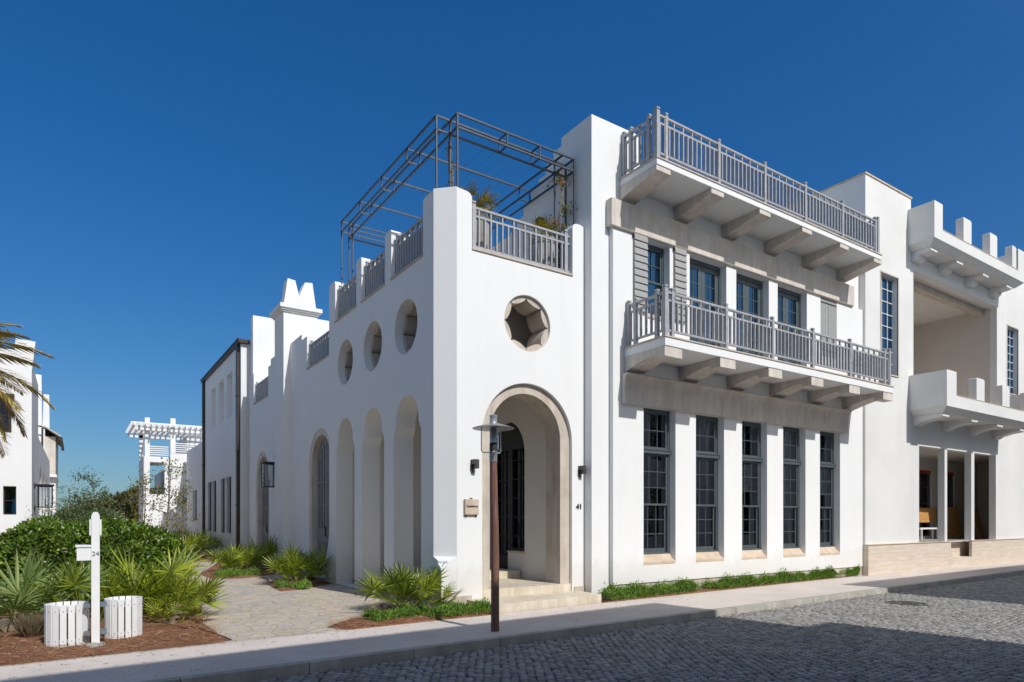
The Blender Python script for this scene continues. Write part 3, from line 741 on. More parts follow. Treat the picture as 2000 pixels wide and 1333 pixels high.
MB().box(11.595, 12.415, YF - .03, YF + .18, 6.80, 6.895).build("sill", "limestone", house)
# stone bands
ub = MB().box(10.39, 20.92, YF - .065, YN - .002, 8.752, 9.385)
ub.build("stone_band", "limestone_grey", house)
MB().box(10.485, 20.9, YF - .055, YF + .02, 8.735, 8.752).build("drip_edge", "limestone", house)
lb = MB()
pb = [(YF - .004, 4.605), (YF - .10, 4.605), (YF - .10, 5.06), (YF - .105, 5.14), (YF - .125, 5.20), (YF - .165, 5.25), (YF - .22, 5.275), (YF - .22, 5.315), (YF - .004, 5.315)]
jx = [10.77, 12.43, 14.32, 16.22, 18.11, 20.50]
for a, b_ in zip(jx[:-1], jx[1:]): lb.prism(pb, lambda u, v, q: (q, u, v), a + (.0 if a == 10.77 else .004), b_ - .004)
smooth_angle(lb.build("stone_band", "limestone_grey", house), 25)

# balconies
def balcony(x0, x1, y0, ywall, zb, zt, corb_w, pitch, prof, ztop, posts):
    sl_ = MB().box(x0, x1, y0, ywall - .002, zb, zt - .035)
    o = sl_.build("balcony", "stucco", house)
    MB().box(x0 - .02, x1 + .02, y0 - .02, ywall - .002, zt - .035, zt).build("slab_edge", "limestone", o)
    for k in range(6):
        c = x0 + .002 + k * pitch
        smooth_angle(MB().prism(prof, lambda u, v, q: (q, u, v), c, c + corb_w).build("corbel", "limestone_grey", o), 20)
    yr = y0 + .085; xa, xb = x0 + .09, x1 - .09
    m_ = MB(); railing(m_, (xa, yr), (xb, yr), zt, ztop, .155, .125)
    m_.build("railing", "rail_paint", o)
    for xx in (xa, xb):
        m_ = MB(); railing(m_, (xx, yr), (xx, ywall - .05), zt, ztop, .16, .125); m_.build("railing", "rail_paint", o)
    for px in posts: post(o, px, yr, zt, ztop + .105)
    for xx in (xa, xb):
        for yy in (yr + .24, ywall - .30, ywall - .07): post(o, xx, yy, zt, ztop + .105)
    for xx in (xa, xb): post(o, xx, yr, zt, ztop + .14, .10)
yb = 10.11
balcony(10.85, 20.85, yb, YF, 5.72, 5.945, .57, 1.888,
        [(yb + .015, 5.72), (yb + .015, 5.49), (yb + .30, 5.49), (yb + .30, 5.56), (yb + .36, 5.575), (yb + .60, 5.545), (yb + .95, 5.455), (yb + 1.297, 5.35), (yb + 1.297, 5.72)],
        6.96, (11.16, 13.03, 14.87, 16.68, 18.55, 20.47))
yb = 10.33
balcony(10.82, 20.60, yb, YN, 9.835, 10.01, .46, 1.872,
        [(yb + .015, 9.835), (yb + .015, 9.715), (yb + 1.205, 9.49), (yb + 1.205, 9.835)],
        11.03, (11.19, 13.03, 14.86, 16.67, 18.53, 20.37))

# --- things on the house
def lantern(loc, rz, label, w_=.46, h_=.90):
    t_ = thing("wall_lantern", label, "lantern", loc, rz, "large box lanterns on lane walls")
    X, Y, Z = loc; o = MB(); hw = w_ / 2
    # built along -X from the wall, local coordinates
    def L(m, n, mat): return m.build_local(n, mat, t_)
    f = MB(); e = .032
    for x in (-.10 - w_, -.10 - e):
        for y in (-hw, hw - e): f.box(x, x + e, y, y + e, -h_ / 2, h_ / 2)
    for z in (-h_ / 2, h_ / 2 - e):
        f.box(-.10 - w_, -.10, -hw, -hw + e, z, z + e); f.box(-.10 - w_, -.10, hw - e, hw, z, z + e)
        f.box(-.10 - w_, -.10 - w_ + e, -hw, hw, z, z + e); f.box(-.10 - e, -.10, -hw, hw, z, z + e)
    lb_(f, "frame", "black_iron", t_)
    f = MB(); f.box(-.14 - w_, -.06, -hw - .05, hw + .05, h_ / 2, h_ / 2 + .05); lb_(f, "roof", "black_iron", t_)
    f = MB(); f.box(-.04, 0, -.05, .05, h_ / 2 - .10, h_ / 2 + .08); f.box(-.12, 0, -.025, .025, h_ / 2 - .02, h_ / 2 + .02); f.box(-.04, 0, -.05, .05, -h_ / 2 - .12, -h_ / 2 + .08); f.box(-.12, 0, -.025, .025, -h_ / 2, -h_ / 2 + .03); lb_(f, "bracket", "black_iron", t_)
    f = MB(); g0 = -.10 - w_ + .012
    f.box(g0, g0 + .005, -hw + e, hw - e, -h_ / 2 + e, h_ / 2 - e); f.box(-.117, -.112, -hw + e, hw - e, -h_ / 2 + e, h_ / 2 - e)
    for y in (-hw + .01, hw - .015): f.box(-.10 - w_ + e, -.10 - e, y, y + .005, -h_ / 2 + e, h_ / 2 - e)
    lb_(f, "glass", "lantern_glass", t_)
    f = MB(); f.box(-.10 - w_ + e, -.10 - e, -hw + e, hw - e, -h_ / 2, -h_ / 2 + .02)
    for y in (-.08, .08): f.lathe([(.014, -h_ / 2 + .02), (.014, -h_ / 2 + .30)], -.10 - hw, y, 8)
    lb_(f, "candle_tray", "dark_iron", t_)
    return t_
def lb_(m, name, mat, parent, smooth=False, fix=True):   # build in the parent's own coordinates
    o = m.build(name, mat, None, smooth, fix); o.parent = parent; return o
lantern((XG, 25.7, 3.52), 0, "black box lantern with clear glass bracketed on the shaded wall between two arched doors")
def sconce(x, z, label):
    t_ = thing("wall_sconce", label, "wall light", (x, YT, z), 0, "small dark sconces beside the entrance arch")
    f = MB(); f.box(-.055, .055, -.025, 0, -.03, .12); lb_(f, "back_plate", "dark_iron", t_)
    f = MB(); f.box(-.05, .06, -.16, -.025, .02, .12); f.box(-.015, .065, -.15, -.05, -.07, .02); lb_(f, "lamp_body", "dark_iron", t_)
    f = MB(); f.box(-.05, .0, -.03, 0, -.16, -.03); lb_(f, "stem", "dark_iron", t_)
sconce(6.90, 2.98, "small dark sconce on the tower above the stone name plaque")
sconce(9.80, 2.98, "small dark sconce on the tower above the number 41")
def text(s_, size, loc, mat, name, rot=(90, 0, 0), ext=.006, align='CENTER'):
    c = bpy.data.curves.new(name, 'FONT'); c.body = s_; c.size = size; c.extrude = ext; c.align_x = align; c.align_y = 'CENTER'
    o = bpy.data.objects.new("tmp", c); col.objects.link(o); dg = bpy.context.evaluated_depsgraph_get(); dg.update()
    me = bpy.data.meshes.new_from_object(o.evaluated_get(dg)); bpy.data.objects.remove(o)
    me.materials.clear(); me.materials.append(MATS[mat])
    n = bpy.data.objects.new(name, me); col.objects.link(n); n.location = loc; n.rotation_euler = [R(a) for a in rot]
    return n
pl = thing("name_plaque", "cream stone name plaque fixed on the white tower left of the entrance arch", "sign", (6.845, YT, 2.11))
f = MB(); f.box(-.165, .165, -.055, -.02, -.165, .165); f.box(-.15, .15, -.06, -.02, -.15, .15); lb_(f, "tablet", "sill_stone", pl)
f = MB()
for x in (-.12, .12): f.box(x - .008, x + .008, -.05, 0, -.20, -.15)
f.box(-.02, .02, -.045, 0, .15, .19); lb_(f, "pin", "dark_iron", pl)
tx = text("Casablanca", .062, (0, -.064, .015), "lettering", "lettering"); tx.parent = pl
num = text("41", .17, (9.765, YT - .016, 2.145), "lettering", "house_number", ext=.014)
tag(num, "black numerals 41 on the white tower wall right of the entrance arch", "house number")

# roof terrace: steel pergola, pots, vine, chair
pg = thing("pergola", "open dark steel pergola frame of paired beams above the tower terrace", "pergola", (6.36, 12.08, 7.4))
X0, X1, X2, X3 = 6.36, 6.69, 9.53, 9.86; Y0, Y1, Y2, Y3 = 12.08, 12.40, 18.35, 18.66; ZT, ZB = 10.44, 10.15; wd = .037
bt = MB()
for z in (ZT, ZB):
    for y in (Y0, Y1, Y2, Y3): bt.bar((X0 if y in (Y1, Y2) else X1, y, z), (X3 if y in (Y1, Y2) else X3, y, z), wd)
    for x in (X0, X1, X2, X3): bt.bar((x, Y1 if x in (X0,) else Y0, z), (x, Y2 if x in (X0,) else Y3, z), wd)
bt.build("ring_beam", "steel_blue", pg)
def spacer(p, q):
    k = MB(); k.bar((*p, ZT), (*q, ZT), .028); k.bar((*p, ZB), (*q, ZB), .028)
    for e in (p, q): k.bar((*e, ZB), (*e, ZT), .028)
    k.build("spacer", "steel_blue", pg)
for x in (7.95, 8.85):
    for y, y2 in ((Y0, Y1), (Y2, Y3)): spacer((x, y), (x, y2))
for y in (13.9, 15.4, 16.9):
    for x, x2 in ((X0, X1), (X2, X3)): spacer((x, y), (x2, y))
for y in (13.9, 15.4, 16.9): MB().bar((X1, y, ZT), (X2, y, ZT), .04).build("cross_bar", "steel_blue", pg)
wr = MB()
for k in range(1, 10): wr.tube([(X1 + (X2 - X1) * k / 10, Y1, ZT - .02), (X1 + (X2 - X1) * k / 10, Y2, ZT - .02)], .0018, 4)
wr.build("wire", "steel_blue", pg)
for (x, y) in ((X0, Y1), (X1, Y0), (X1, Y1), (X3, Y0), (X2, Y1), (X3, Y1), (X0, Y2), (X1, Y2), (X1, Y3), (X3, Y3), (X3, Y2)):
    MB().bar((x, y, 7.40), (x, y, ZT), wd).build("post", "steel_blue", pg)

# --- pots with small fan palms on the terrace
def fan_leaf(nb=18, spread=105, rad=.5, wid=.035, pet=.55, droop=.12, seed=0):
    """one palmetto frond: petiole along +Z, then a fan of folded blades"""
    r_ = random.Random(seed); m_ = MB(); V = []; F = []
    px = [(0, 0, 0), (0, .02 * pet, pet * .5), (0, .0, pet)]
    m_.tube(px, [.010, .008, .006], 5)
    for i in range(nb):
        t_ = (i / (nb - 1) - .5) * 2; a = R(spread) * t_
        L = rad * (1 - .28 * t_ * t_) * r_.uniform(.9, 1.06)
        d = Vector((math.sin(a), .10 * abs(t_), math.cos(a))); s_ = Vector((math.cos(a), 0, -math.sin(a))); nrm = Vector((0, 1, 0))
        b0 = Vector((0, 0, pet)); w_ = wid * r_.uniform(.85, 1.1)
        pts = []
        for (k, ww, dz) in ((.0, .12, 0), (.35, 1.0, .0), (.72, .75, -.3), (1.0, .04, -1.0)):
            c = b0 + d * (L * k) + Vector((0, .9, -.35)) * (-dz * droop * L * r_.uniform(.4, 1.3))
            pts.append((c - s_ * w_ * ww / 2 + nrm * w_ * .22 * ww, c, c + s_ * w_ * ww / 2 + nrm * w_ * .22 * ww))
        o = len(V)
        for p in pts: V += [tuple(q) for q in p]
        for k in range(3):
            for j in range(2):
                q = o + k * 3 + j; F.append((q, q + 1, q + 4, q + 3))
    return m_.add(V, F)
FANS = {}
def fan_mesh(key, mat, **kw):
    if key not in FANS:
        o = fan_leaf(**kw).build("frond", mat, None, fix=False); FANS[key] = o.data; bpy.data.objects.remove(o)
    return FANS[key]
def palmetto(loc, label, n=16, size=1.0, mat="palmetto_leaf", seed=1, tilt=(4, 66), spread_r=.30, group="saw palmettos in the planting beds", name="saw_palmetto", cat="palmetto", z0=0.02, name_part="frond"):
    r_ = random.Random(seed); t_ = thing(name, label, cat, loc, 0, group)
    for i in range(n):
        v = i % 4; dead = name == "saw_palmetto" and i % 9 == 7; fm_ = "dry_grass" if dead else mat
        me = fan_mesh((fm_, v), fm_, nb=(13, 14, 12, 15)[v], wid=(.038, .036, .041, .035)[v], spread=(92, 108, 80, 118)[v], rad=(.50, .46, .54, .44)[v], pet=(.52, .66, .40, .58)[v], droop=(.03, .08, .02, .12)[v], seed=v + 5)
        f = bpy.data.objects.new(name_part, me); col.objects.link(f); f.parent = t_
        az = 2 * math.pi * (i * .618 + r_.uniform(-.05, .05)); tl = R(tilt[0] + (tilt[1] - tilt[0]) * ((i + .5) / n) ** .8 + r_.uniform(-6, 6))
        k = size * r_.uniform(.70, 1.16) * (.8 if dead else 1); tl = max(tl, R(80)) if dead else tl; rr = spread_r * size * r_.uniform(.1, 1)
        f.location = (rr * math.cos(az), rr * math.sin(az), z0)
        # lean the frond outwards along az: its face (local -Y .. +Y) turns up
        m_ = Matrix.Rotation(az - math.pi / 2, 4, 'Z') @ Matrix.Rotation(-tl, 4, 'X') @ Matrix.Rotation(r_.uniform(-.5, .5), 4, 'Z')
        f.rotation_euler = m_.to_euler(); f.scale = (k, k, k)
    m_ = MB().lathe([(.10 * size, -.02), (.13 * size, .03), (.09 * size, .12 * size), (.03 * size, .2 * size)], 0, 0, 9)
    b_ = m_.build("stem", "bark"); b_.parent = t_
    return t_
def pot(x, y, h, label):
    t_ = thing("terrace_pot", label, "planter", (x, y, 7.40), 0, "ribbed grey pots on the terrace")
    prof = [(.20, 0), (.24, .03), (.30, h * .35), (.33, h * .62), (.31, h * .84), (.285, h * .86), (.30, h * .88), (.31, h * .97), (.29, h), (.25, h), (.24, h - .06)]
    m_ = MB(); m_.lathe(prof[:5], 0, 0, 96, 24, .035); m_.lathe(prof[5:], 0, 0, 48)
    o = m_.build("pot", "pot_stone"); o.parent = t_
    return t_
pot(7.50, 12.72, 1.32, "tall ribbed grey pot behind the terrace railing beside the corner pier")
pot(9.40, 12.66, 1.22, "tall ribbed grey pot behind the terrace railing by the steel post")
palmetto((7.50, 12.72, 8.66), "small yellow green fan palm in the pot beside the corner pier", 14, .72, "potted_leaf", 3, (5, 70), .08, "fan palms in terrace pots", "potted_palm", "potted palm", 0)
palmetto((9.40, 12.66, 8.56), "small yellow green fan palm in the pot by the steel post", 14, .62, "potted_leaf", 8, (8, 78), .08, "fan palms in terrace pots", "potted_palm", "potted palm", 0)
# climbing flowers on the pergola posts
def vine(name, label, x, y, z0, z1, n, spread, flowers):
    t_ = thing(name, label, "climber", (x, y, z0)); m_ = MB()
    for k in range(4):
        pts = []; ph = random.uniform(0, 6)
        for i in range(14):
            z = (z1 - z0) * i / 13; pts.append((.05 * math.cos(ph + i * .8) + random.uniform(-.02, .02), .05 * math.sin(ph + i * .8), z))
        m_.tube(pts, .010, 5)
    twigs = []
    for k in range(int(n / 14)):
        z = random.uniform(.15, 1) * (z1 - z0); a = random.uniform(0, 6.3); L = random.uniform(.2, 1) * spread
        p = [Vector((0, 0, z)), Vector((math.cos(a) * L * .5, math.sin(a) * L * .5, z + .10)), Vector((math.cos(a) * L, math.sin(a) * L, z - random.uniform(0, .25)))]
        m_.tube(p, .005, 4); twigs.append(p)
    o = m_.build("stem", "twig"); o.parent = t_
    P = []
    for i in range(n):
        p = random.choice(twigs); s_ = random.random(); q = p[0].lerp(p[1], s_) if random.random() < .35 else p[1].lerp(p[2], s_)
        P.append((q.x + random.gauss(0, .035), q.y + random.gauss(0, .035), q.z + random.gauss(0, .045)))
    P = np.array(P); D = unit(rng.normal(0, 1, (n, 3)) + np.array([0, 0, -.3])); Nn = unit(np.cross(D, rng.normal(0, 1, (n, 3))))
    V, F = cards(P, D, Nn, rng.uniform(.05, .10, n), rng.uniform(.035, .06, n)); o = npmesh("foliage", V, F, "sapling_leaf"); o.parent = t_
    if flowers:
        k = flowers; idx = rng.integers(0, n, k); P2 = np.repeat(P[idx], 6, 0) + rng.normal(0, .02, (k * 6, 3)); D = unit(rng.normal(0, 1, (k * 6, 3))); Nn = unit(np.cross(D, rng.normal(0, 1, (k * 6, 3))))
        V, F = cards(P2, D, Nn, .06, .05); o = npmesh("flowers", V, F, "flower_pink"); o.parent = t_
vine("flowering_vine", "sparse climbing vine with pink flowers on the pergola post by the stepped wall", 9.72, 12.40, 7.42, 10.30, 420, .42, 12)
vine("leafy_vine", "thin bare climbing vine on the inner pergola corner post above the tower pier", 6.72, 12.43, 7.42, 10.0, 90, .10, 0)
# bulkhead light on the stepped wall, chair on the terrace
t_ = thing("wall_sconce", "small dark sconce on the stepped wall above the terrace pots", "wall light", (9.94, 13.45, 9.45))
f = MB().box(-.03, 0, -.08, .08, -.1, .1); lb_(f, "back_plate", "dark_iron", t_); f = MB().box(-.16, -.03, -.09, .09, -.02, .10); f.box(-.13, -.05, -.07, .07, -.10, -.02); lb_(f, "lamp_body", "dark_iron", t_)
t_ = thing("patio_chair", "dark round backed chair standing on the terrace behind the front railing", "chair", (8.35, 13.3, 7.40), .6)
f = MB().lathe([(.24, .40), (.26, .42), (.25, .46)], 0, 0, 20); lb_(f, "seat", "rubber_dark", t_)
f = MB()
for k in range(13):
    a = R(-100 + 200 * k / 12); f.tube([(.25 * math.sin(a), .25 * math.cos(a), .44), (.29 * math.sin(a), .29 * math.cos(a), .80)], .009, 6)
f.tube([(.29 * math.sin(R(-100 + 10 * k)), .29 * math.cos(R(-100 + 10 * k)), .80) for k in range(21)], .018, 6); lb_(f, "backrest", "rubber_dark", t_)
for k in range(4):
    a = math.pi / 4 + k * math.pi / 2; f = MB().tube([(.2 * math.cos(a), .2 * math.sin(a), .41), (.25 * math.cos(a), .25 * math.sin(a), 0)], .014, 6); lb_(f, "leg", "rubber_dark", t_)
# furniture behind the lower windows
def armchair(x, y, label):
    t_ = thing("armchair", label, "armchair", (x, y, .32), 0, "teal armchairs behind the lower windows")
    f = MB().box(-.34, .34, -.06, .5, .22, .46); lb_(f, "seat", "teal_fabric", t_)
    f = MB().box(-.36, .36, .44, .56, .22, 1.02); lb_(f, "backrest", "teal_fabric", t_)
    for s_ in (-1, 1): f = MB().box(.30 * s_ - .06, .30 * s_ + .06, -.06, .5, .46, .64); lb_(f, "armrest", "teal_fabric", t_)
    for sx_ in (-.28, .28):
        for sy_ in (0, .46): f = MB().box(sx_ - .025, sx_ + .025, sy_ - .025, sy_ + .025, 0, .22); lb_(f, "leg", "bark", t_)

# ================================================================== rear house with bronze gutter, and its low wing
rh = thing("rear_house", "white rear house in shade with dark bronze gutter and slatted shutters along the lane", "house", (6.2, 31.4, 0))
XR = 6.2
m_ = MB(); nic = [(37.9, 39.2), (35.5, 36.9), (33.4, 34.75)]
def niche(a, b_): return [(a, 7.05), (a + .12, 6.86), ((a + b_) / 2, 6.80), (b_ - .12, 6.86), (b_, 7.05), (b_, 9.0), (a, 9.0)]
hs = [niche(a, b_) for a, b_ in nic] + [rect(38.35, 39.2, 1.3, 3.9), rect(34.35, 35.3, 1.3, 3.9)]
m_.plate([rect(31.4, 41.7, 0, 9.98)] + hs, YZ, XR, XR + .4)
m_.box(XR + .40, XR + .5, 31.8, 41.6, 0, 9.9)
m_.box(XR + .4, 16, 31.4, 31.8, 0, 9.98); m_.box(XR + .5, 16, 31.8, 41.7, 9.5, 9.9); m_.box(XR + .5, 16, 41.3, 41.7, 0, 9.5)
m_.build("wall", "stucco_far", rh)
m_ = MB(); m_.prism([(6.55, 0), (14, 0), (14, 11.3), (7.45, 11.3), (7.45, 10.98), (6.55, 10.98)], XZ, 30.62, 31.05); m_.build("parapet_wall", "stucco_far", rh)
m_ = MB(); m_.box(XR - .14, XR + .02, 31.2, 41.9, 9.84, 10.0); m_.box(XR + .02, 6.54, 31.22, 31.40, 9.84, 10.0); m_.box(XR - .17, XR - .14, 31.17, 41.93, 9.96, 10.04); m_.build("gutter", "bronze", rh)
for y in (31.75, 41.45):
    m_ = MB().box(XR - .13, XR - .01, y - .16, y + .16, 0, 9.84)
    for z in (2.5, 5.0, 7.5): m_.box(XR - .15, XR - .005, y - .18, y + .18, z, z + .05)
    m_.build("downspout", "bronze", rh)
for (a, b_) in ((37.75, 38.3), (39.25, 39.95), (33.7, 34.3), (35.35, 35.95)):
    m_ = MB(); n = 16
    for k in range(n): m_.box(XR - .07, XR - .005, a, b_, 1.2 + k * .17, 1.2 + k * .17 + .155)
    m_.box(XR - .05, XR - .004, a, b_, 1.2, 1.2 + n * .17); m_.build("shutter", "shutter_dark", rh)
m_ = MB(); m_.box(XR + .0, 16, 41.705, 48.9, 0, 6.45); m_.build("low_wing", "stucco_far", rh)
m_ = MB()
for k in range(11): m_.box(XR - .07, XR - .003, 44.5, 45.7, 1.8 + k * .17, 1.8 + k * .17 + .155)
m_.build("shutter", "shutter_dark", rh)

# ================================================================== neighbour to the right
YG = 11.33
nb = thing("neighbour_house", "unfinished white neighbour house with toothed parapet balconies and a beige stone plinth", "house", (21.6, 11.33, 0))
m_ = MB()
fr_ = [(21.56, 1.0), (46, 1.0), (46, 12.7), (24.62, 12.7), (24.62, 13.22), (21.56, 13.22)]
gops = [(25.22, 26.78), (27.43, 29.08), (29.74, 31.30)]
m_.plate([fr_, rect(22.55, 23.70, 6.82, 10.20), rect(24.80, 31.95, 5.9, 10.72), rect(33.0, 34.15, 7.26, 10.12), rect(25.22, 31.84, 1.01, 4.50), rect(36.5, 37.7, 7.26, 10.12)], XZ, YG, YG + .25)
for a, b_ in ((27.22, 27.43), (29.51, 29.79)): m_.box(a, b_, YG + .003, YG + .24, 1.0, 4.51)
m_.box(21.56, 21.9, YG + .25, 26, 0, 13.22); m_.box(21.9, 46, 25.6, 26, 0, 12.7); m_.box(45.6, 46, YG + .25, 25.6, 0, 12.7)
m_.box(24.3, 24.62, YG + .25, 25.6, 10.9, 13.22); m_.box(21.9, 24.3, YG + .25, 25.6, 12.9, 13.1); m_.box(24.62, 45.6, YG + .25, 25.6, 10.9, 11.2)
m_.build("wall", "stucco_neighbour", nb)
m_ = MB().box(21.53, 24.66, YG - .03, YG + .10, 13.222, 13.28); m_.box(21.53, 21.66, YG + .10, 26, 13.222, 13.28); m_.build("coping", "sill_stone", nb)
# loggia inside the upper opening, porch inside the lower one
m_ = MB(); m_.box(24.45, 24.79, YG + .25, 15.2, 5.6, 10.8); m_.box(31.96, 32.3, YG + .25, 15.2, 5.6, 10.8); m_.box(24.79, 31.96, 14.9, 15.2, 5.6, 10.8); m_.build("loggia_wall", "smooth_stone", nb)
m_ = MB().box(24.79, 31.96, YG + .25, 14.9, 10.73, 10.95); m_.build("loggia_ceiling", "porch_plaster", nb)
m_ = MB().prism(rect(24.795, 31.955, 10.50, 10.728), XZ, YG + .46, YG + .75); m_.build("loggia_beam", "limestone", nb)
m_ = MB().box(24.79, 31.96, YG + .25, 14.9, 5.55, 5.88); m_.build("loggia_floor", "sidewalk", nb)
m_ = MB(); m_.plate([rect(24.6, 37.3, .9, 4.9), rect(30.5, 32.1, 1.1, 4.05), rect(32.85, 34.4, 1.1, 4.05)], XZ, 13.9, 14.1); m_.box(36.9, 37.3, YG + .25, 13.9, .9, 4.9); m_.box(24.6, 25.1, YG + .25, 13.9, .9, 4.9); m_.box(25.1, 36.9, YG + .25, 13.9, 4.58, 4.9); m_.build("porch_wall", "smooth_stone", nb)
m_ = MB().box(24.6, 37.3, YG + .41, 14.5, .6, .98); m_.build("porch_floor", "concrete", nb)
for a, b_ in ((30.5, 32.1), (32.85, 34.4)):
    m_ = MB(); sash(m_, a, b_, 1.1, 4.05, 13.96, 2, 4, .06); wn_ = m_.build("window", "window_paint", nb)
    MB().box(a + .05, b_ - .05, 13.99, 14.0, 1.1, 4.0).build("glass", "glass", wn_)
    MB().box(a, b_, 13.92, 13.95, 3.90, 4.05).build("masking_strip", "red_film", wn_)
    MB().box(a - .2, b_ + .2, 14.6, 14.7, .9, 4.6).build("room_wall", "interior_wall", wn_)
def strip_window(x0, x1, z0, z1):
    m_ = MB(); y = YG + .15
    m_.box(x0, x0 + .06, y, y + .08, z0, z1); m_.box(x1 - .06, x1, y, y + .08, z0, z1); m_.box(x0 + .06, x1 - .06, y, y + .08, z0, z0 + .06); m_.box(x0 + .06, x1 - .06, y, y + .08, z1 - .06, z1)
    o = m_.build("window", "galvanised", nb); m_ = MB(); n = 8
    for k in range(1, n): z = z0 + (z1 - z0) * k / n; m_.box(x0 + .06, x1 - .06, y + .01, y + .04, z - .012, z + .012)
    for k in (1, 2): x = x0 + (x1 - x0) * k / 3; m_.box(x - .012, x + .012, y + .008, y + .042, z0 + .06, z1 - .06)
    m_.build("muntin", "white_paint", o)
    MB().box(x0 + .03, x1 - .03, y + .045, y + .055, z0 + .03, z1 - .03).build("glass", "glass_sky_tint", o)
    m_ = MB(); m_.box(x0 - .05, x0, YG - .012, YG + .02, z0 - .05, z1 + .05); m_.box(x1, x1 + .05, YG - .012, YG + .02, z0 - .05, z1 + .05); m_.box(x0, x1, YG - .012, YG + .02, z1, z1 + .05); m_.box(x0, x1, YG - .03, YG + .15, z0 - .05, z0); m_.build("trim", "limestone", o)
for a, b_, c_, d_ in ((22.55, 23.70, 6.82, 10.20), (33.0, 34.15, 7.26, 10.12), (36.5, 37.7, 7.26, 10.12)): strip_window(a, b_, c_, d_)
MB().box(22, 45, 14.0 + 1.3, 15.4, 5.9, 12).build("room_partition", "interior_wall", nb)
def tooth_balcony(x0, x1, y0, zb, zl, zt, pw, mer, corb, cz):
    """parapet box on corbels: solid end walls, low front wall with merlons"""
    m_ = MB(); t__ = .26
    outl = [(x0, zb), (x1, zb), (x1, zt), (x1 - pw + .03, zt), (x1 - pw, zt - .03), (x1 - pw, zl)]
    outl += [(x0 + pw, zl), (x0 + pw, zt - .03), (x0 + pw - .03, zt), (x0, zt)]
    m_.prism(outl, XZ, y0, y0 + t__)
    for xx in (x0, x1 - t__): m_.box(xx, xx + t__, y0 + t__, YG - .002, zb, zt)
    # splayed underside
    V = [(x0, y0, zb), (x1, y0, zb), (x1, YG - .002, zb), (x0, YG - .002, zb), (x0 + .22, y0 + .22, zb - .19), (x1 - .22, y0 + .22, zb - .19), (x1 - .22, YG - .002, zb - .19), (x0 + .22, YG - .002, zb - .19)]
    m_.add(V, [(0, 1, 5, 4), (1, 2, 6, 5), (2, 3, 7, 6), (3, 0, 4, 7), (4, 5, 6, 7), (0, 3, 2, 1)])
    o = m_.build("balcony", "stucco_neighbour", nb)
    for (a, b_) in mer:
        z = zl - .01; m_ = MB(); m_.prism([(a, z), (b_, z), (b_, zt - .06), (b_ - .04, zt - .02), (b_ - .10, zt), (a + .02, zt), (a, zt - .02)], XZ, y0 + .004, y0 + t__ - .004); m_.build("merlon", "stucco_neighbour", o)
    MB().box(x0 + pw, x1 - pw, y0 - .012, y0 + t__ + .012, zl, zl + .02).build("coping", "sill_stone", o)
    for c in corb:
        z = zb - .19; yq = y0 + .24
        smooth_angle(MB().prism([(yq, z), (yq, z - .10), (yq + .1, z - .13), (yq + .35, z - .155), (YG - .25, z - .24), (YG - .12, z - .33), (YG - .002, z - .34), (YG - .002, z)], lambda u, v, q: (q, u, v), c, c + .52).build("corbel", "stucco_neighbour", o), 25)
tooth_balcony(24.39, 32.20, 10.47, 11.52, 11.9, 12.78, .62, ((26.64, 27.30), (28.90, 29.56), (31.0, 31.4)), (24.66, 26.68, 28.92, 31.14), 0)
tooth_balcony(24.47, 32.20, 10.12, 5.70, 6.12, 6.93, .73, ((26.80, 27.47), (29.04, 29.71)), (24.72, 27.01, 29.25, 31.45), 0)
m_ = MB(); pz = 1.0
m_.plate([[(21.56, -.1), (46, -.1), (46, pz), (29.30, pz), (29.30, .38), (27.62, .38), (27.62, .62), (27.5, .62), (27.5, pz - .04), (27.42, pz), (21.56, pz)]], XZ, YG - .10, YG + .0)
m_.box(21.56, 21.9, YG, YG + .44, -.1, .99); m_.build("plinth", "coursed_stone", nb)
m_ = MB().box(21.55, 27.42, YG - .125, YG + .0, pz, pz + .025); m_.box(29.30, 46, YG - .125, YG, pz, pz + .025); m_.build("ledge", "sill_stone", nb)
MB().box(27.0, 29.8, YG + .002, YG + .3, -.1, .385).build("step", "coursed_stone", nb)
MB().box(27.2, 31.5, YG + .30, YG + .40, .3, 1.0).build("riser", "coursed_stone", nb)
def board(x0, x1, z0, z1, y, lean, label):
    t_ = thing("plywood_sheet", label, "plywood", (x0, y, z0), 0, "plywood sheets in the unfinished porch")
    w__ = x1 - x0; h = z1 - z0
    f = MB(); f.add([(0, 0, 0), (w__, 0, 0), (w__, lean, h), (0, lean, h), (0, .02, 0), (w__, .02, 0), (w__, lean + .02, h), (0, lean + .02, h)], [(0, 3, 2, 1), (4, 5, 6, 7), (0, 1, 5, 4), (1, 2, 6, 5), (2, 3, 7, 6), (3, 0, 4, 7)])
    o = lb_(f, "sheet", "plywood", t_)
    return t_
board(29.6, 32.15, 1.72, 2.36, 13.72, .08, "short plywood sheet propped low behind the first porch opening")
board(32.3, 34.15, .98, 2.42, 13.45, .22, "full plywood sheet leaning behind the middle porch opening")
board(34.0, 34.6, .98, 2.42, 12.75, .3, "narrow plywood sheet leaning beside the third porch opening")
t_ = thing("low_bench", "low white bench under the short plywood sheet in the porch", "bench", (30.9, 13.55, .98))
f = MB().box(-.9, .9, -.12, .12, .44, .51); lb_(f, "top", "white_paint", t_)
for s_ in (-.75, .75):
    for q in (-.1, .1): f = MB().box(s_ - .03, s_ + .03, q - .03, q + .03, 0, .44); lb_(f, "leg", "white_paint", t_)

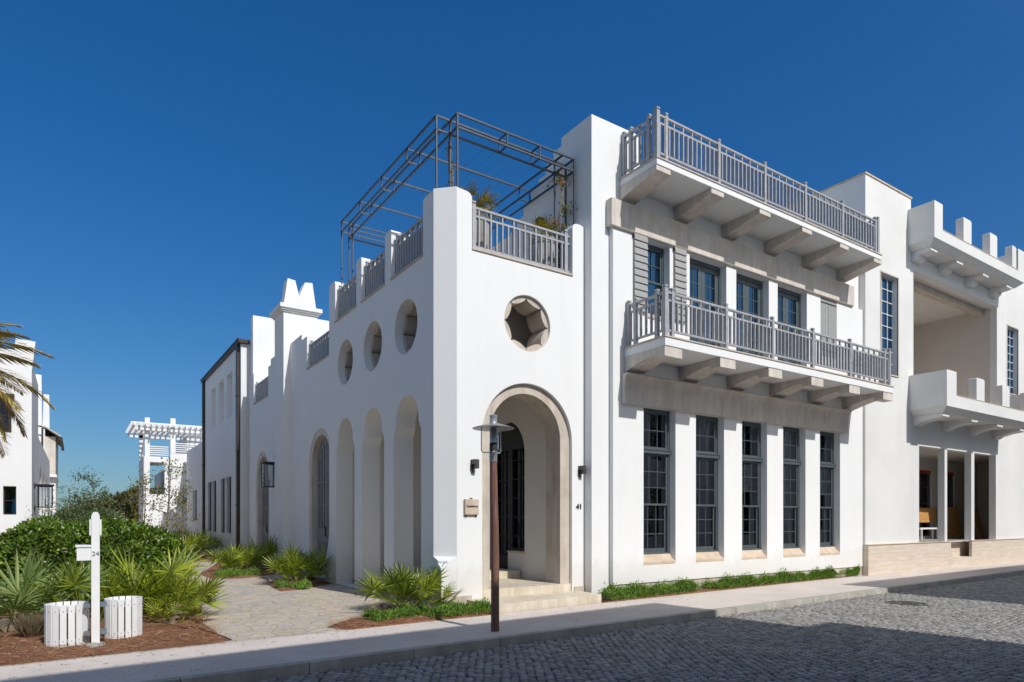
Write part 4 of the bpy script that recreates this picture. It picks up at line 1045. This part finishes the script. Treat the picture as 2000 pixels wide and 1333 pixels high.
# ================================================================== houses on the left of the lane
lh = thing("lane_house", "white house left of the lane with a leaning parapet fin and small dark window", "house", (-1.2, 26, 0))
m_ = MB()
m_.plate([[(-12, 0), (-1.2, 0), (-1.2, 6.6), (-1.10, 7.58), (-1.62, 7.62), (-1.64, 7.25), (-12, 7.25)], rect(-1.93, -1.60, 2.0, 2.9), rect(-3.2, -1.72, 4.6, 5.7)], XZ, 26, 26.45)
m_.box(-1.65, -1.2, 26.45, 30.2, 0, 6.9); m_.box(-12, -11.6, 26.45, 34, 0, 7.2); m_.box(-11.6, -1.65, 26.45, 34, 6.6, 6.9)
m_.plate([rect(30.2, 43.5, 0, 5.0), arch(32.6, 1.1, .02, 2.9), arch(35.8, 1.1, .02, 2.9), arch(39.0, 1.1, .02, 2.9)], YZ, -1.62, -1.22)
m_.box(-12, -2.6, 33.6, 44, 0, 5)
m_.build("wall", "stucco_far", lh)
m_ = MB(); sash(m_, -1.93, -1.60, 2.0, 2.9, 26.12, 1, 2, .03); wn_ = m_.build("window", "bronze", lh); MB().box(-1.92, -1.61, 26.14, 26.15, 2.0, 2.9).build("glass", "glass_sky_tint", wn_); MB().box(-2.2, -1.66, 26.5, 26.55, 1.9, 3).build("room_wall", "bark", wn_)
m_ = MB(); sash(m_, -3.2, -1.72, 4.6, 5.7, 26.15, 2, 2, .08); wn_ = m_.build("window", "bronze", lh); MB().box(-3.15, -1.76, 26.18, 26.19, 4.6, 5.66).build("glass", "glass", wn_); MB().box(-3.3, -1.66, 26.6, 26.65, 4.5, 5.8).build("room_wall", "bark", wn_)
MB().box(-3.4, -1.64, 25.75, 26.0, 5.72, 5.80).build("window_hood", "bronze", lh)
lantern((-1.20, 27.3, 2.62), math.pi, "open black box lantern on the corner of the lane house", .42, .74)
fh = thing("far_lane_house", "far white lane house with a hipped bay window and tall chimney fins", "house", (-1.5, 44, 0))
m_ = MB(); m_.box(-12, -1.45, 44, 60, 0, 7.0); m_.box(-1.45, -.98, 44.6, 50, 2.0, 4.2); m_.build("wall", "stucco_far", fh)
for (a, b_, z, y) in ((-1.86, -1.60, 9.75, 43.9), (-1.56, -1.30, 8.95, 45.5), (-2.3, -1.9, 9.0, 44.6)): MB().prism([(a - .08, 6.5), (b_ + .02, 6.5), (b_, z), (a, z + .02)], XZ, y, y + .7).build("chimney_fin", "stucco_far", fh)
m_ = MB(); m_.box(-1.45, -.98, 44.3, 50.3, 4.35, 6.45); m_.build("bay_window", "limestone_grey", fh)
m_ = MB(); m_.box(-1.95, -.92, 44.25, 50.35, 4.2, 4.35); m_.build("bay_sill", "stucco_far", fh)
m_ = MB(); m_.add([(-1.95, 43.9, 6.98), (-1.45, 43.9, 6.98), (-.70, 43.9, 6.50), (-.70, 50.7, 6.50), (-1.45, 50.7, 6.98), (-1.95, 50.7, 6.98), (-1.95, 43.9, 6.90), (-1.45, 43.9, 6.90), (-.70, 43.9, 6.40), (-.70, 50.7, 6.40), (-1.45, 50.7, 6.90), (-1.95, 50.7, 6.90)],
    [(0, 1, 4, 5), (1, 2, 3, 4), (6, 11, 10, 7), (7, 10, 9, 8), (0, 6, 7, 1), (1, 7, 8, 2), (2, 8, 9, 3), (3, 9, 10, 4), (4, 10, 11, 5), (5, 11, 6, 0)]); m_.build("bay_roof", "roof_gravel", fh)
m_ = MB().box(-.80, -.66, 43.9, 50.7, 6.25, 6.42); m_.box(-1.60, -1.52, 43.86, 43.98, 3.0, 6.9); m_.build("gutter", "bronze", fh)

# white tower house with a roof pergola closing the lane
ph = thing("pergola_tower_house", "white open tower house with a slatted roof pergola at the end of the lane", "house", (4.8, 50, 0))
m_ = MB()
m_.plate([rect(3.80, 5.60, 0, 6.1), rect(4.10, 4.98, 3.55, 5.72)], XZ, 50, 50.3)
m_.prism([(3.66, 0), (3.80, 0), (3.80, 6.1), (3.74, 6.1), (3.74, 3.0)], XZ, 50.02, 50.4)
m_.box(3.80, 4.10, 50.0, 50.3, 6.1, 8.70); m_.box(5.29, 5.60, 49.59, 49.9, 6.35, 8.72)
m_.box(5.25, 12, 49.55, 60, 0, 5.42); m_.box(5.20, 12, 49.50, 49.9, 5.42, 5.52); m_.box(5.28, 12, 49.6, 49.9, 5.52, 6.35); m_.box(3.80, 4.05, 50.3, 55, 0, 6.1); m_.box(3.8, 4.05, 54.6, 54.9, 6.1, 8.6)
m_.box(4.05, 5.25, 50.3, 55, 5.85, 6.05); m_.box(6.6, 12, 52, 60, 5.42, 7.9); m_.box(4.05, 5.25, 50.3, 55, 3.2, 3.45); m_.box(3.8, 5.25, 54.9, 55.2, 0, 4.2)
m_.build("wall", "stucco_far", ph)
m_ = MB()
for k in range(5): m_.box(4.10, 5.26, 50.05, 50.09, 6.2 + k * .14, 6.26 + k * .14); m_.box(5.58, 7.6, 49.65, 49.69, 6.45 + k * .14, 6.51 + k * .14)
m_.build("railing", "white_paint", ph)
for y in (49.9, 54.6): MB().box(3.2, 7.8, y, y + .15, 7.80, 8.0).build("beam", "white_paint", ph)
m_ = MB()
for k in range(14): x = 3.1 + k * .34; m_.box(x, x + .09, 48.9, 55.4, 8.0, 8.17)
m_.build("rafter", "white_paint", ph)
m_ = MB()
for k in range(18): y = 49.0 + k * .36; m_.box(2.95, 7.9, y, y + .10, 8.17, 8.25)
m_.build("slat", "white_paint", ph)
MB().box(6.0, 6.35, 49.2, 49.5, 3.05, 3.2).build("outdoor_lamp", "dark_iron", ph)

# ================================================================== houses across the street, behind the photographer, that shade the road
def across(x0, x1, yf, h, label, rz, low=None):
    t_ = thing("street_house", label, "house", (x0, yf, 0), rz)
    L = x1 - x0; m_ = MB(); wins = []
    x = 1.2
    while x + 1.2 < L:
        for z0, z1 in ((.9, 3.6), (5.2, 8.0)): wins.append((x, x + 1.1, z0, z1))
        x += 2.6
    m_.plate([rect(0, L, 0, h)] + [rect(*q) for q in wins], XZ, -.4, 0)
    m_.box(0, .4, -12, -.4, 0, h); m_.box(L - .4, L, -12, -.4, 0, h); m_.box(.4, L - .4, -12, -11.6, 0, h); m_.box(.4, L - .4, -11.6, -.4, h - 1.2, h - .9)
    if low: m_.box(L, L + low[0], -6, -.2, 0, low[1])
    lb_(m_, "wall", "stucco", t_)
    for q in wins:
        f = MB(); sash(f, q[0], q[1], q[2], q[3], -.25, 2, 3, .06); o = lb_(f, "window", "window_paint", t_)
        f = MB().box(q[0], q[1], -.28, -.27, q[2], q[3]); g_ = lb_(f, "glass", "glass", o)
    f = MB().box(.4, L - .4, -3, -2.9, 0, h - 1); lb_(f, "room_wall", "interior_wall", t_)
    f = MB().box(-.05, L + .05, -.45, .05, h, h + .08); lb_(f, "coping", "limestone", t_)
across(-30, 12.45, -4.80, 11.55, "white house across the street shading the roadway in front of the corner house", .065, (.95, 8.6))
across(19.9, 52, -2.45, 11.9, "white house across the street shading the roadway further along", .02)
struct(strip("sidewalk", "sidewalk", lambda x: -2.8 + .05 * x, lambda x: -1.0 + .05 * x, -.2, -.003, xs))

# ================================================================== street furniture
lp = thing("street_lamp", "rough brown timber lamp post with a round grey metal shade on the sidewalk", "street lamp", (5.77, 9.13, 0))
f = MB().tube([(0, 0, -.02), (0.0, 0, 1.4), (-.035, 0, 2.83)], [.071, .066, .060], 14); f = smooth_angle(lb_(f, "post", "post_timber", lp), 50)
f = MB().lathe([(.064, 2.80), (.066, 2.81), (.066, 2.97), (.05, 3.0)], -.035, 0, 18); lb_(f, "post_cap", "lamp_grey", lp)
f = MB().lathe([(.062, 2.98), (.064, 3.0), (.064, 3.10), (.058, 3.12)], -.035, 0, 18); lb_(f, "burner", "rubber_dark", lp)
f = MB().lathe([(.058, 3.12), (.056, 3.13), (.056, 3.36), (.05, 3.36)], -.035, 0, 18); lb_(f, "chimney_glass", "galvanised", lp, True)
prof = [(.345, 3.352), (.347, 3.358), (.30, 3.374), (.20, 3.404), (.10, 3.432), (.07, 3.442), (.066, 3.45), (.0, 3.45), (.0, 3.435), (.065, 3.428), (.10, 3.418), (.20, 3.388), (.30, 3.360)]
f = MB().lathe(prof, -.035, 0, 40); smooth_angle(lb_(f, "shade", "lamp_grey", lp), 40)
f = MB().lathe([(.064, 3.45), (.062, 3.46), (.062, 3.545), (.066, 3.55), (.066, 3.575), (.0, 3.585)], -.035, 0, 20); smooth_angle(lb_(f, "vent", "galvanised", lp), 40)
for s_ in range(3):
    a = R(20 + 120 * s_); c, q = math.cos(a), math.sin(a); r0, r1 = .06, .20
    f = MB().tube([(-.035 + r0 * c, r0 * q, 2.96), (-.035 + (r1 - .03) * c, (r1 - .03) * q, 2.96), (-.035 + r1 * c, r1 * q, 2.99), (-.035 + r1 * c, r1 * q, 3.38)], .010, 6); lb_(f, "arm", "galvanised", lp)

mp = thing("mailbox_post", "white square post with a small mailbox and worn number plate by the bins", "mailbox", (.225, 11.12, 0))
f = MB(); f.prism([(-.051, .05), (.051, .05), (.051, 1.90), (.028, 1.955), (-.028, 1.955), (-.051, 1.90)], XZ, -.05, .05); lb_(f, "post", "white_paint", mp)
f = MB().lathe([(.12, -.03), (.125, .05), (.11, .075), (.05, .08)], 0, -.03, 18); lb_(f, "footing", "concrete", mp)
f = MB().box(-.225, -.053, -.06, .26, 1.265, 1.455); bx_ = lb_(f, "mailbox", "white_paint", mp)
f = MB().box(-.24, -.053, -.075, .27, 1.455, 1.482); lb_(f, "lid", "white_paint", bx_)
for s_ in (-1, 1):
    f = MB().box(s_ * .054 if s_ > 0 else -.074, .074 if s_ > 0 else -.054, -.02, .20, 1.62, 1.85); lb_(f, "side_panel", "white_paint", mp)
tx = text("24", .092, (0, -.053, 1.355), "window_paint", "number", ext=.002); tx.parent = mp
def bin_(loc, label, rad=.315, h=.64):
    t_ = thing("slatted_bin", label, "bin", loc, 0, "slatted white bins hung on the mailbox post")
    n = 17
    for k in range(n):
        a = 2 * math.pi * (k + .3) / n; w2 = math.pi * rad / n * .86; f = MB()
        c, s_ = math.cos(a), math.sin(a)
        q = [(rad, -w2), (rad + .02, -w2), (rad + .02, w2), (rad, w2)]
        vs = [(x * c - y * s_, x * s_ + y * c, z) for z in (.10, .10 + h) for x, y in q]
        f.add(vs, [(0, 3, 2, 1), (4, 5, 6, 7), (0, 1, 5, 4), (1, 2, 6, 5), (2, 3, 7, 6), (3, 0, 4, 7)])
        o = lb_(f, "slat", "white_paint", t_)
    f = MB()
    for z in (.16, .58): f = MB().lathe([(rad - .012, z), (rad - .001, z), (rad - .001, z + .05), (rad - .012, z + .05)], 0, 0, 32); lb_(f, "hoop", "galvanised", t_)
    f = MB().lathe([(rad - .03, .13), (rad - .03, .55), (rad - .05, .55), (rad - .05, .15)], 0, 0, 32); lb_(f, "liner", "rubber_dark", t_)
    f = MB()
    for k in range(n):
        a = 2 * math.pi * (k + .3) / n; c, s_ = math.cos(a), math.sin(a)
        for z in (.19, .61): f.box((rad + .02) * c - .005, (rad + .02) * c + .005, (rad + .02) * s_ - .005, (rad + .02) * s_ + .005, z - .005, z + .005)
    lb_(f, "screw", "dark_iron", t_)
    return t_
bin_((-.115, 11.47, -.07), "white slatted bin left of the mailbox post, its open top rim showing", .250, .60)
bin_((.60, 11.70, -.06), "white slatted bin right of the mailbox post beside the stone court", .235, .60)
for sd in (-1, 1):
    for zz in (.18, .58):
        f = MB().box(-.14 if sd < 0 else .06, -.06 if sd < 0 else .14, .055, .30, zz, zz + .05); lb_(f, "bracket", "shutter_dark", mp)
gt = thing("drain_grate", "round cast iron drain grate set in the cobbled street", "drain", (16.2, 7.55, -.125))
f = MB().lathe([(.42, -.02), (.43, .012), (.38, .016), (.375, -.02)], 0, 0, 36); lb_(f, "rim", "grate_iron", gt)
f = MB()
for k in range(-5, 6):
    x = k * .068; hl_ = math.sqrt(max(.0, .375 ** 2 - x * x)); f.box(x - .018, x + .018, -hl_, hl_, -.02, .012)
f.box(-.37, .37, -.02, .02, -.02, .008); lb_(f, "bars", "grate_iron", gt)
f = MB().lathe([(.40, -.018), (.40, -.016)], 0, 0, 24); lb_(f, "pit", "rubber_dark", gt)
armchair(11.9, 12.7, "teal armchair seen through the lower window nearest the entrance"); armchair(15.75, 12.6, "teal armchair seen through the middle lower window")

# ================================================================== planting
# saw palmettos: (x, y, fronds, size, material, seed, label)
PAL = [
    (5.50, 12.05, 26, 1.0, "palmetto_leaf", 21, "saw palmetto with spiky yellow green fans at the foot of the tower corner"),
    (5.95, 11.72, 12, .62, "palmetto_leaf", 24, "low saw palmetto tucked against the tower corner beside the taller one"),
    (5.25, 18.9, 28, 1.08, "palmetto_leaf", 31, "saw palmetto spreading sunlit fans before the nearer arched lane door"),
    (5.85, 19.6, 16, .98, "palmetto_leaf", 34, "dark saw palmetto in shade close to the nearer arched lane door"),
    (4.55, 23.7, 24, 1.05, "palmetto_leaf", 41, "bright saw palmetto at the tip of the middle lane bed"),
    (5.75, 25.2, 22, 1.20, "palmetto_leaf", 44, "dark tall saw palmetto under the wall lantern"),
    (5.9, 27.6, 16, 1.05, "palmetto_leaf", 47, "dark saw palmetto at the further arched lane door"),
    (4.2, 33.6, 20, 1.25, "palmetto_leaf", 51, "saw palmetto filling the bed before the rear house"),
    (5.3, 35.5, 18, 1.3, "palmetto_leaf", 54, "dark saw palmetto under the slatted shutters of the rear house"),
    (5.2, 39.0, 18, 1.35, "palmetto_leaf", 57, "saw palmetto beside the far bronze downspout"),
    (4.6, 43.5, 16, 1.5, "palmetto_leaf", 58, "upright saw palmetto by the low wing of the rear house"),
    (-.95, 13.15, 20, 1.30, "palmetto_pale", 61, "large pale green palmetto with broad fans at the picture's left edge"),
    (-.25, 14.3, 18, 1.25, "palmetto_pale", 64, "pale palmetto with tall fans behind the left slatted bin"),
    (.25, 13.6, 14, 1.05, "palmetto_leaf", 66, "yellowing palmetto directly behind the mailbox post"),
    (.95, 13.75, 24, 1.25, "palmetto_leaf", 68, "dense palmetto behind the right slatted bin"),
    (1.55, 13.35, 20, 1.02, "palmetto_leaf", 71, "palmetto leaning over the edge of the stone court"),
    (1.45, 15.1, 20, 1.20, "palmetto_leaf", 74, "tall palmetto at the hedge end beside the stone court"),
    (1.38, 12.55, 9, .62, "palmetto_leaf", 77, "small palmetto with drooping fans on pine straw by the court edge"),
]
for (x, y, n, k, mt, sd, lab) in PAL: palmetto((x, y, .03), lab, n, k, mt, sd)

# clipped rounded hedge mound with small glossy leaves
def mound_points(n, c, rad, bumps, seed):
    r_ = np.random.default_rng(seed); th = r_.uniform(0, 2 * math.pi, n); u = r_.uniform(-.15, 1, n); ph = np.arccos(np.clip(u, -1, 1))
    d = np.stack([np.sin(ph) * np.cos(th), np.sin(ph) * np.sin(th), np.cos(ph)], 1)
    k = np.ones(n)
    for (a, b_, amp) in bumps: k += amp * np.sin(a * d[:, 0] * 3 + b_) * np.cos(a * d[:, 1] * 3 - b_)
    sh = 1 - np.abs(r_.normal(0, .075, n)); sq = (np.abs(d) ** 2.6).sum(1) ** (-1 / 2.6)
    p = d * sq[:, None] * np.array(rad) * (k * sh)[:, None]
    return p + np.array(c), d
def hedge(name, label, c, rad, rz, n, mat, L=(.05, .085), W=(.032, .05), seed=1, cat="hedge", core=True, bumps=((1.1, .5, .05), (2.3, 1.3, .04), (4.1, .2, .03))):
    t_ = thing(name, label, cat, (c[0], c[1], 0))
    P, d = mound_points(n, (0, 0, c[2]), rad, bumps, seed); r_ = np.random.default_rng(seed + 1)
    D = unit(d * .7 + r_.normal(0, .75, (n, 3)) + np.array([0, 0, .25])); Nn = unit(np.cross(D, r_.normal(0, 1, (n, 3)) + .2)); 
    up = unit(d + r_.normal(0, .55, (n, 3)) + np.array([0, 0, .4])); Nn = unit(up - D * (up * D).sum(1)[:, None])
    V, F = cards(P, D, Nn, r_.uniform(L[0], L[1], n), r_.uniform(W[0], W[1], n), .15)
    ca, sa = math.cos(rz), math.sin(rz); V = np.stack([V[:, 0] * ca - V[:, 1] * sa, V[:, 0] * sa + V[:, 1] * ca, V[:, 2]], 1)
    o = npmesh("foliage", V, F, mat); o.parent = t_
    m_ = MB()
    for k in range(14):
        a = 2 * math.pi * k / 14; rr = random.uniform(.2, .75)
        m_.tube([(rr * .3 * rad[0] * math.cos(a), rr * .3 * rad[1] * math.sin(a), 0), (rr * rad[0] * math.cos(a), rr * rad[1] * math.sin(a), c[2] + rad[2] * random.uniform(.3, .7))], [.03, .012], 5)
    m_.lathe([(rad[0] * .70, .05), (rad[0] * .78, c[2] * .9), (rad[0] * .74, c[2] + rad[2] * .45), (rad[0] * .5, c[2] + rad[2] * .72), (rad[0] * .1, c[2] + rad[2] * .80)], 0, 0, 20) if core else None
    V2 = [((x * ca - (y * rad[1] / rad[0]) * sa), (x * sa + (y * rad[1] / rad[0]) * ca), z) for x, y, z in m_.v]; m_.v = V2
    o = m_.build("branches", "bark"); o.parent = t_
    return t_
hedge("hedge", "big rounded evergreen hedge with glossy small leaves behind the mailbox post", (.22, 17.2, .72), (1.92, 1.5, 1.04), -math.atan2(FX, FY) * .9, 24000, "hedge_leaf", (.06, .12), (.042, .072), seed=5, bumps=((1.1, .5, .05), (2.3, 1.3, .05), (5.1, .2, .045), (8.3, .7, .03)))
hedge("low_hedge", "low leafy hedge beneath the open lantern of the lane house", (-.9, 24.2, .6), (.8, 1.6, 1.25), 0, 6000, "hedge_leaf", (.07, .11), (.045, .065), seed=9)

def branchy(name, label, loc, h, n_limb, crown, n_leaf, mat, L=(.06, .11), W=(.03, .05), seed=1, cat="tree", tr=.03, clump=.22, bias=(0, 0, .2)):
    """small tree: tapered trunk, limbs, leaf clumps at the limb ends"""
    r_ = random.Random(seed); q = np.random.default_rng(seed); t_ = thing(name, label, cat, loc)
    m_ = MB(); ends = []
    lean = (r_.uniform(-.1, .1), r_.uniform(-.1, .1))
    tip = Vector((lean[0] * h, lean[1] * h, h))
    m_.tube([(0, 0, -.05), tip * .35, tip * .7, tip], [tr, tr * .8, tr * .5, tr * .15], 7)
    for i in range(n_limb):
        s_ = r_.uniform(.22, .95); b_ = tip * s_; a = r_.uniform(0, 6.28); rr = crown * r_.uniform(.35, 1) * (1.15 - .5 * s_)
        e = b_ + Vector((math.cos(a) * rr, math.sin(a) * rr, r_.uniform(.1, .75) * rr + .1)); md = b_.lerp(e, .5) + Vector((0, 0, -.08 * rr))
        m_.tube([b_, md, e], [tr * .4, tr * .28, tr * .08], 5); ends += [e, md.lerp(e, .5)]
        for k in range(3):
            e2 = md.lerp(e, r_.random()) + Vector((r_.gauss(0, .25), r_.gauss(0, .25), r_.uniform(0, .4))) * crown * .6
            m_.tube([md.lerp(e, .4), e2], [tr * .15, tr * .05], 4); ends.append(e2)
    ends.append(tip)
    o = m_.build("trunk", "bark"); o.parent = t_
    E_ = np.array([tuple(e) for e in ends]); idx = q.integers(0, len(E_), n_leaf)
    P = E_[idx] + q.normal(0, clump, (n_leaf, 3)) * np.array([1, 1, .75])
    D = unit(q.normal(0, 1, (n_leaf, 3)) + np.array(bias)); Nn = unit(np.cross(D, q.normal(0, 1, (n_leaf, 3))))
    V, F = cards(P, D, Nn, q.uniform(L[0], L[1], n_leaf), q.uniform(W[0], W[1], n_leaf), .2)
    o = npmesh("crown", V, F, mat); o.parent = t_
    return t_
branchy("young_tree", "young feathery green tree rising over the hedge left of the mailbox post", (-.05, 25.5, 0), 2.75, 22, 1.0, 2400, "shrub_leaf", (.08, .15), (.025, .04), 3, tr=.05, clump=.20)
branchy("young_tree", "slim young tree with bare lower twigs over the hedge, above the mailbox post", (.72, 27, 0), 3.45, 14, .75, 620, "shrub_leaf", (.09, .15), (.03, .05), 14, tr=.04, clump=.13)
hedge("round_shrub", "soft grey green shrub mass behind the hedge under the young trees", (.25, 25.6, .9), (1.35, 1.3, 1.25), 0, 5200, "shrub_leaf", (.10, .18), (.03, .05), seed=15, cat="shrub")
branchy("sapling", "tall sparse sapling with yellow green leaves before the pergola tower house", (3.55, 36, 0), 4.7, 16, 1.15, 520, "sapling_leaf", (.12, .2), (.05, .08), 23, tr=.05, clump=.22)
branchy("sapling", "bushy pale sapling at the left corner of the pergola tower house", (2.75, 37, 0), 4.0, 14, .8, 420, "sapling_leaf", (.12, .2), (.05, .08), 27, tr=.04, clump=.25)
branchy("sapling", "low thin sapling before the white wall right of the tall sapling", (4.55, 37.5, 0), 3.6, 12, .7, 260, "sapling_leaf", (.11, .18), (.05, .075), 29, tr=.035, clump=.16)
for (x, y, z, rx, rz_, n, sd, lab) in ((1.4, 60, 1.0, 3.0, 1.9, 5000, 31, "low wind shaped scrub nearest the lane house on the dune"), (4.6, 66, 1.4, 3.0, 2.9, 7000, 33, "taller rounded brown green scrub before the pergola tower house"), (2.9, 74, 1.2, 3.5, 2.4, 5000, 37, "far scrub showing between the other dune shrubs")):
    hedge("dune_scrub", lab, (x, y, z), (rx, 3.0, rz_), .3, n, "scrub_leaf", (.20, .38), (.10, .18), seed=sd, cat="shrub", bumps=((1.1, .5, .10), (2.3, 1.3, .10), (4.1, .2, .07)))
t_ = None

# feather palm reaching into the picture from the left
def feather(L, nl=46, seed=0):
    r_ = random.Random(seed); m_ = MB(); V = []; F = []; pts = []
    for i in range(13):
        s_ = i / 12; pts.append(Vector((L * (s_ - .10 * s_ ** 3), 0, L * (.42 * s_ - .78 * s_ * s_))))
    m_.tube(pts, [.022 * (1 - .85 * i / 12) + .003 for i in range(13)], 5)
    for i in range(nl):
        s_ = .14 + .86 * i / (nl - 1); f = s_ * 12; k = min(11, int(f)); p = pts[k].lerp(pts[k + 1], f - k); d = (pts[k + 1] - pts[k]).normalized()
        for sd in (-1, 1):
            ll = L * .24 * math.sin(math.pi * min(1, .18 + .8 * s_)) * r_.uniform(.85, 1.1) + .10
            side = Vector((0, sd, 0)); dd = (d * .62 + side * .72 + Vector((0, 0, r_.uniform(-.05, .30)))).normalized(); dr = Vector((0, 0, -1)) * ll * r_.uniform(.12, .35)
            nn = dd.cross(Vector((0, 0, 1))).normalized(); w2 = .012
            a = p; b_ = p + dd * ll * .5 + dr * .25; c = p + dd * ll + dr
            o = len(V); V += [tuple(a - nn * w2 * .5), tuple(a + nn * w2 * .5), tuple(b_ - nn * w2), tuple(b_ + nn * w2), tuple(c)]
            F += [(o, o + 1, o + 3, o + 2), (o + 2, o + 3, o + 4)]
    return m_.add(V, F)
pt = thing("feather_palm", "tall palm with arching yellow green feather fronds at the left edge", "palm tree", (-2.5, 17.1, 0))
f = MB(); tp = []; tr = []
for i in range(26): tp.append((.02 * math.sin(i), .02 * math.cos(i * 1.3), -.1 + i * .20)); tr.append(.17 + (.018 if i % 2 else -.008))
f.tube(tp, tr, 14); lb_(f, "trunk", "bark", pt)
fm = []
for k in range(4):
    o = feather((1.95, 2.2, 1.8, 2.05)[k], nl=70, seed=k).build("frond", "date_palm_leaf", None, fix=False); fm.append(o.data); bpy.data.objects.remove(o)
rr_ = random.Random(5)
for i in range(58):
    o = bpy.data.objects.new("frond", fm[i % 4]); col.objects.link(o); o.parent = pt; o.location = (0, 0, 4.62 + .2 * rr_.random())
    az = 2.39996 * i; pit = R(58 - 128 * i / 57 + rr_.uniform(-6, 6))
    o.rotation_euler = (Matrix.Rotation(az, 4, 'Z') @ Matrix.Rotation(-pit, 4, 'Y') @ Matrix.Rotation(rr_.uniform(-.3, .3), 4, 'X')).to_euler()
# wispy ornamental grass beside the bins
def tuft(name, label, loc, n, h, spread, mat):
    t_ = thing(name, label, "grass", loc); q = rng; th = q.uniform(0, 6.28, n); r0 = q.uniform(0, .09, n)
    P = np.stack([r0 * np.cos(th), r0 * np.sin(th), np.zeros(n)], 1); D = unit(np.stack([np.cos(th) * spread * q.uniform(.1, 1, n), np.sin(th) * spread * q.uniform(.1, 1, n), np.ones(n)], 1))
    Nn = unit(np.cross(D, q.normal(0, 1, (n, 3)))); V, F = cards(P, D, Nn, h * q.uniform(.5, 1, n), .009, .1)
    o = npmesh("blades", V, F, mat); o.parent = t_
tuft("ornamental_grass", "wispy brown green grass tuft left of the slatted bins", (-.58, 12.35, .04), 900, .46, .75, "dry_grass")

# creeping juniper along the walls: nobody could count it
def juniper(name, spots, n, hmax, seed):
    q = np.random.default_rng(seed); P = []
    while len(P) < n:
        x0, x1, f0, f1 = spots[q.integers(0, len(spots))]
        x = q.uniform(x0, x1); s_ = q.random(); y = f0(x) + (f1(x) - f0(x)) * s_
        mound = .55 + .45 * math.sin(x * 5.1 + y * 3) * math.cos(x * 2.3 - y * 4)
        edge = min(1, 6 * s_ + .25, 6 * (1 - s_) + .35)
        gap = math.sin(x * 1.9 + 1) * math.sin(x * .73 + y) > .62
        if q.random() < (.05 if gap else .25 + .75 * mound): P.append((x, y, .02 + hmax * edge * (.35 + .65 * mound) * q.random() ** .6 * (1.0 if q.random() < .93 else 1.5)))
    P = np.array(P); n = len(P)
    D = unit(q.normal(0, .6, (n, 3)) + np.array([0, -.15, .75])); Nn = unit(np.cross(D, q.normal(0, 1, (n, 3))))
    V, F = cards(P, D, Nn, q.uniform(.05, .12, n), q.uniform(.012, .026, n), .2)
    o = npmesh(name, V, F, "juniper_leaf"); o["kind"] = "stuff"; return o
juniper("juniper_cover", [(9.95, 21.3, lambda x: BY(x) + .01 if x > 9.95 else 0, lambda x: min(11.40, BY(x) + .52 + .06 * math.sin(x * 3)))], 26000, .26, 3)
juniper("juniper_cover", [(4.35, 5.6, lambda x: BY(x) + .30 + .10 * math.sin(x * 4), lambda x: BY(x) + .85), (5.4, 6.8, lambda x: BY(x) + .06, lambda x: BY(x) + .62)], 8000, .17, 4)
juniper("juniper_cover", [(4.45, 5.2, lambda x: 17.45 + .2 * math.sin(x * 6), lambda x: 18.1 + .2 * math.sin(x * 6))], 2200, .16, 5)
juniper("juniper_cover", [(3.7, 5.0, lambda x: 22.0 + .25 * math.sin(x * 3), lambda x: 23.1)], 3200, .18, 6)
juniper("juniper_cover", [(3.1, 4.6, lambda x: 31.6, lambda x: 33.2)], 2600, .22, 7)
# stray needles and leaf litter blown on to the paving
def litter(name, n, x0, x1, f0, f1, z, seed, mat="pine_needle"):
    q = np.random.default_rng(seed); x = q.uniform(x0, x1, n); y = np.array([f0(a) + (f1(a) - f0(a)) * b_ ** 1.7 for a, b_ in zip(x, q.random(n))])
    P = np.stack([x, y, np.full(n, z)], 1); th = q.uniform(0, 6.28, n); D = np.stack([np.cos(th), np.sin(th), q.uniform(0, .08, n)], 1); Nn = np.tile(np.array([[0, 0, 1.0]]), (n, 1))
    V, F = cards(P, unit(D), Nn, q.uniform(.03, .12, n), q.uniform(.004, .016, n), .2); o = npmesh(name, V, F, mat); o["kind"] = "stuff"
litter("leaf_litter", 420, -3, 12, lambda x: BY(x) - .02, lambda x: KY(x) + .2, .001, 41)
litter("leaf_litter", 260, 1.5, 24, lambda x: KY(x) - .05, lambda x: KY(x) - 1.6, -.112, 42)
litter("leaf_litter", 260, 2.0, 6.0, lambda x: BY(x) + .1, lambda x: 20, .002, 43)
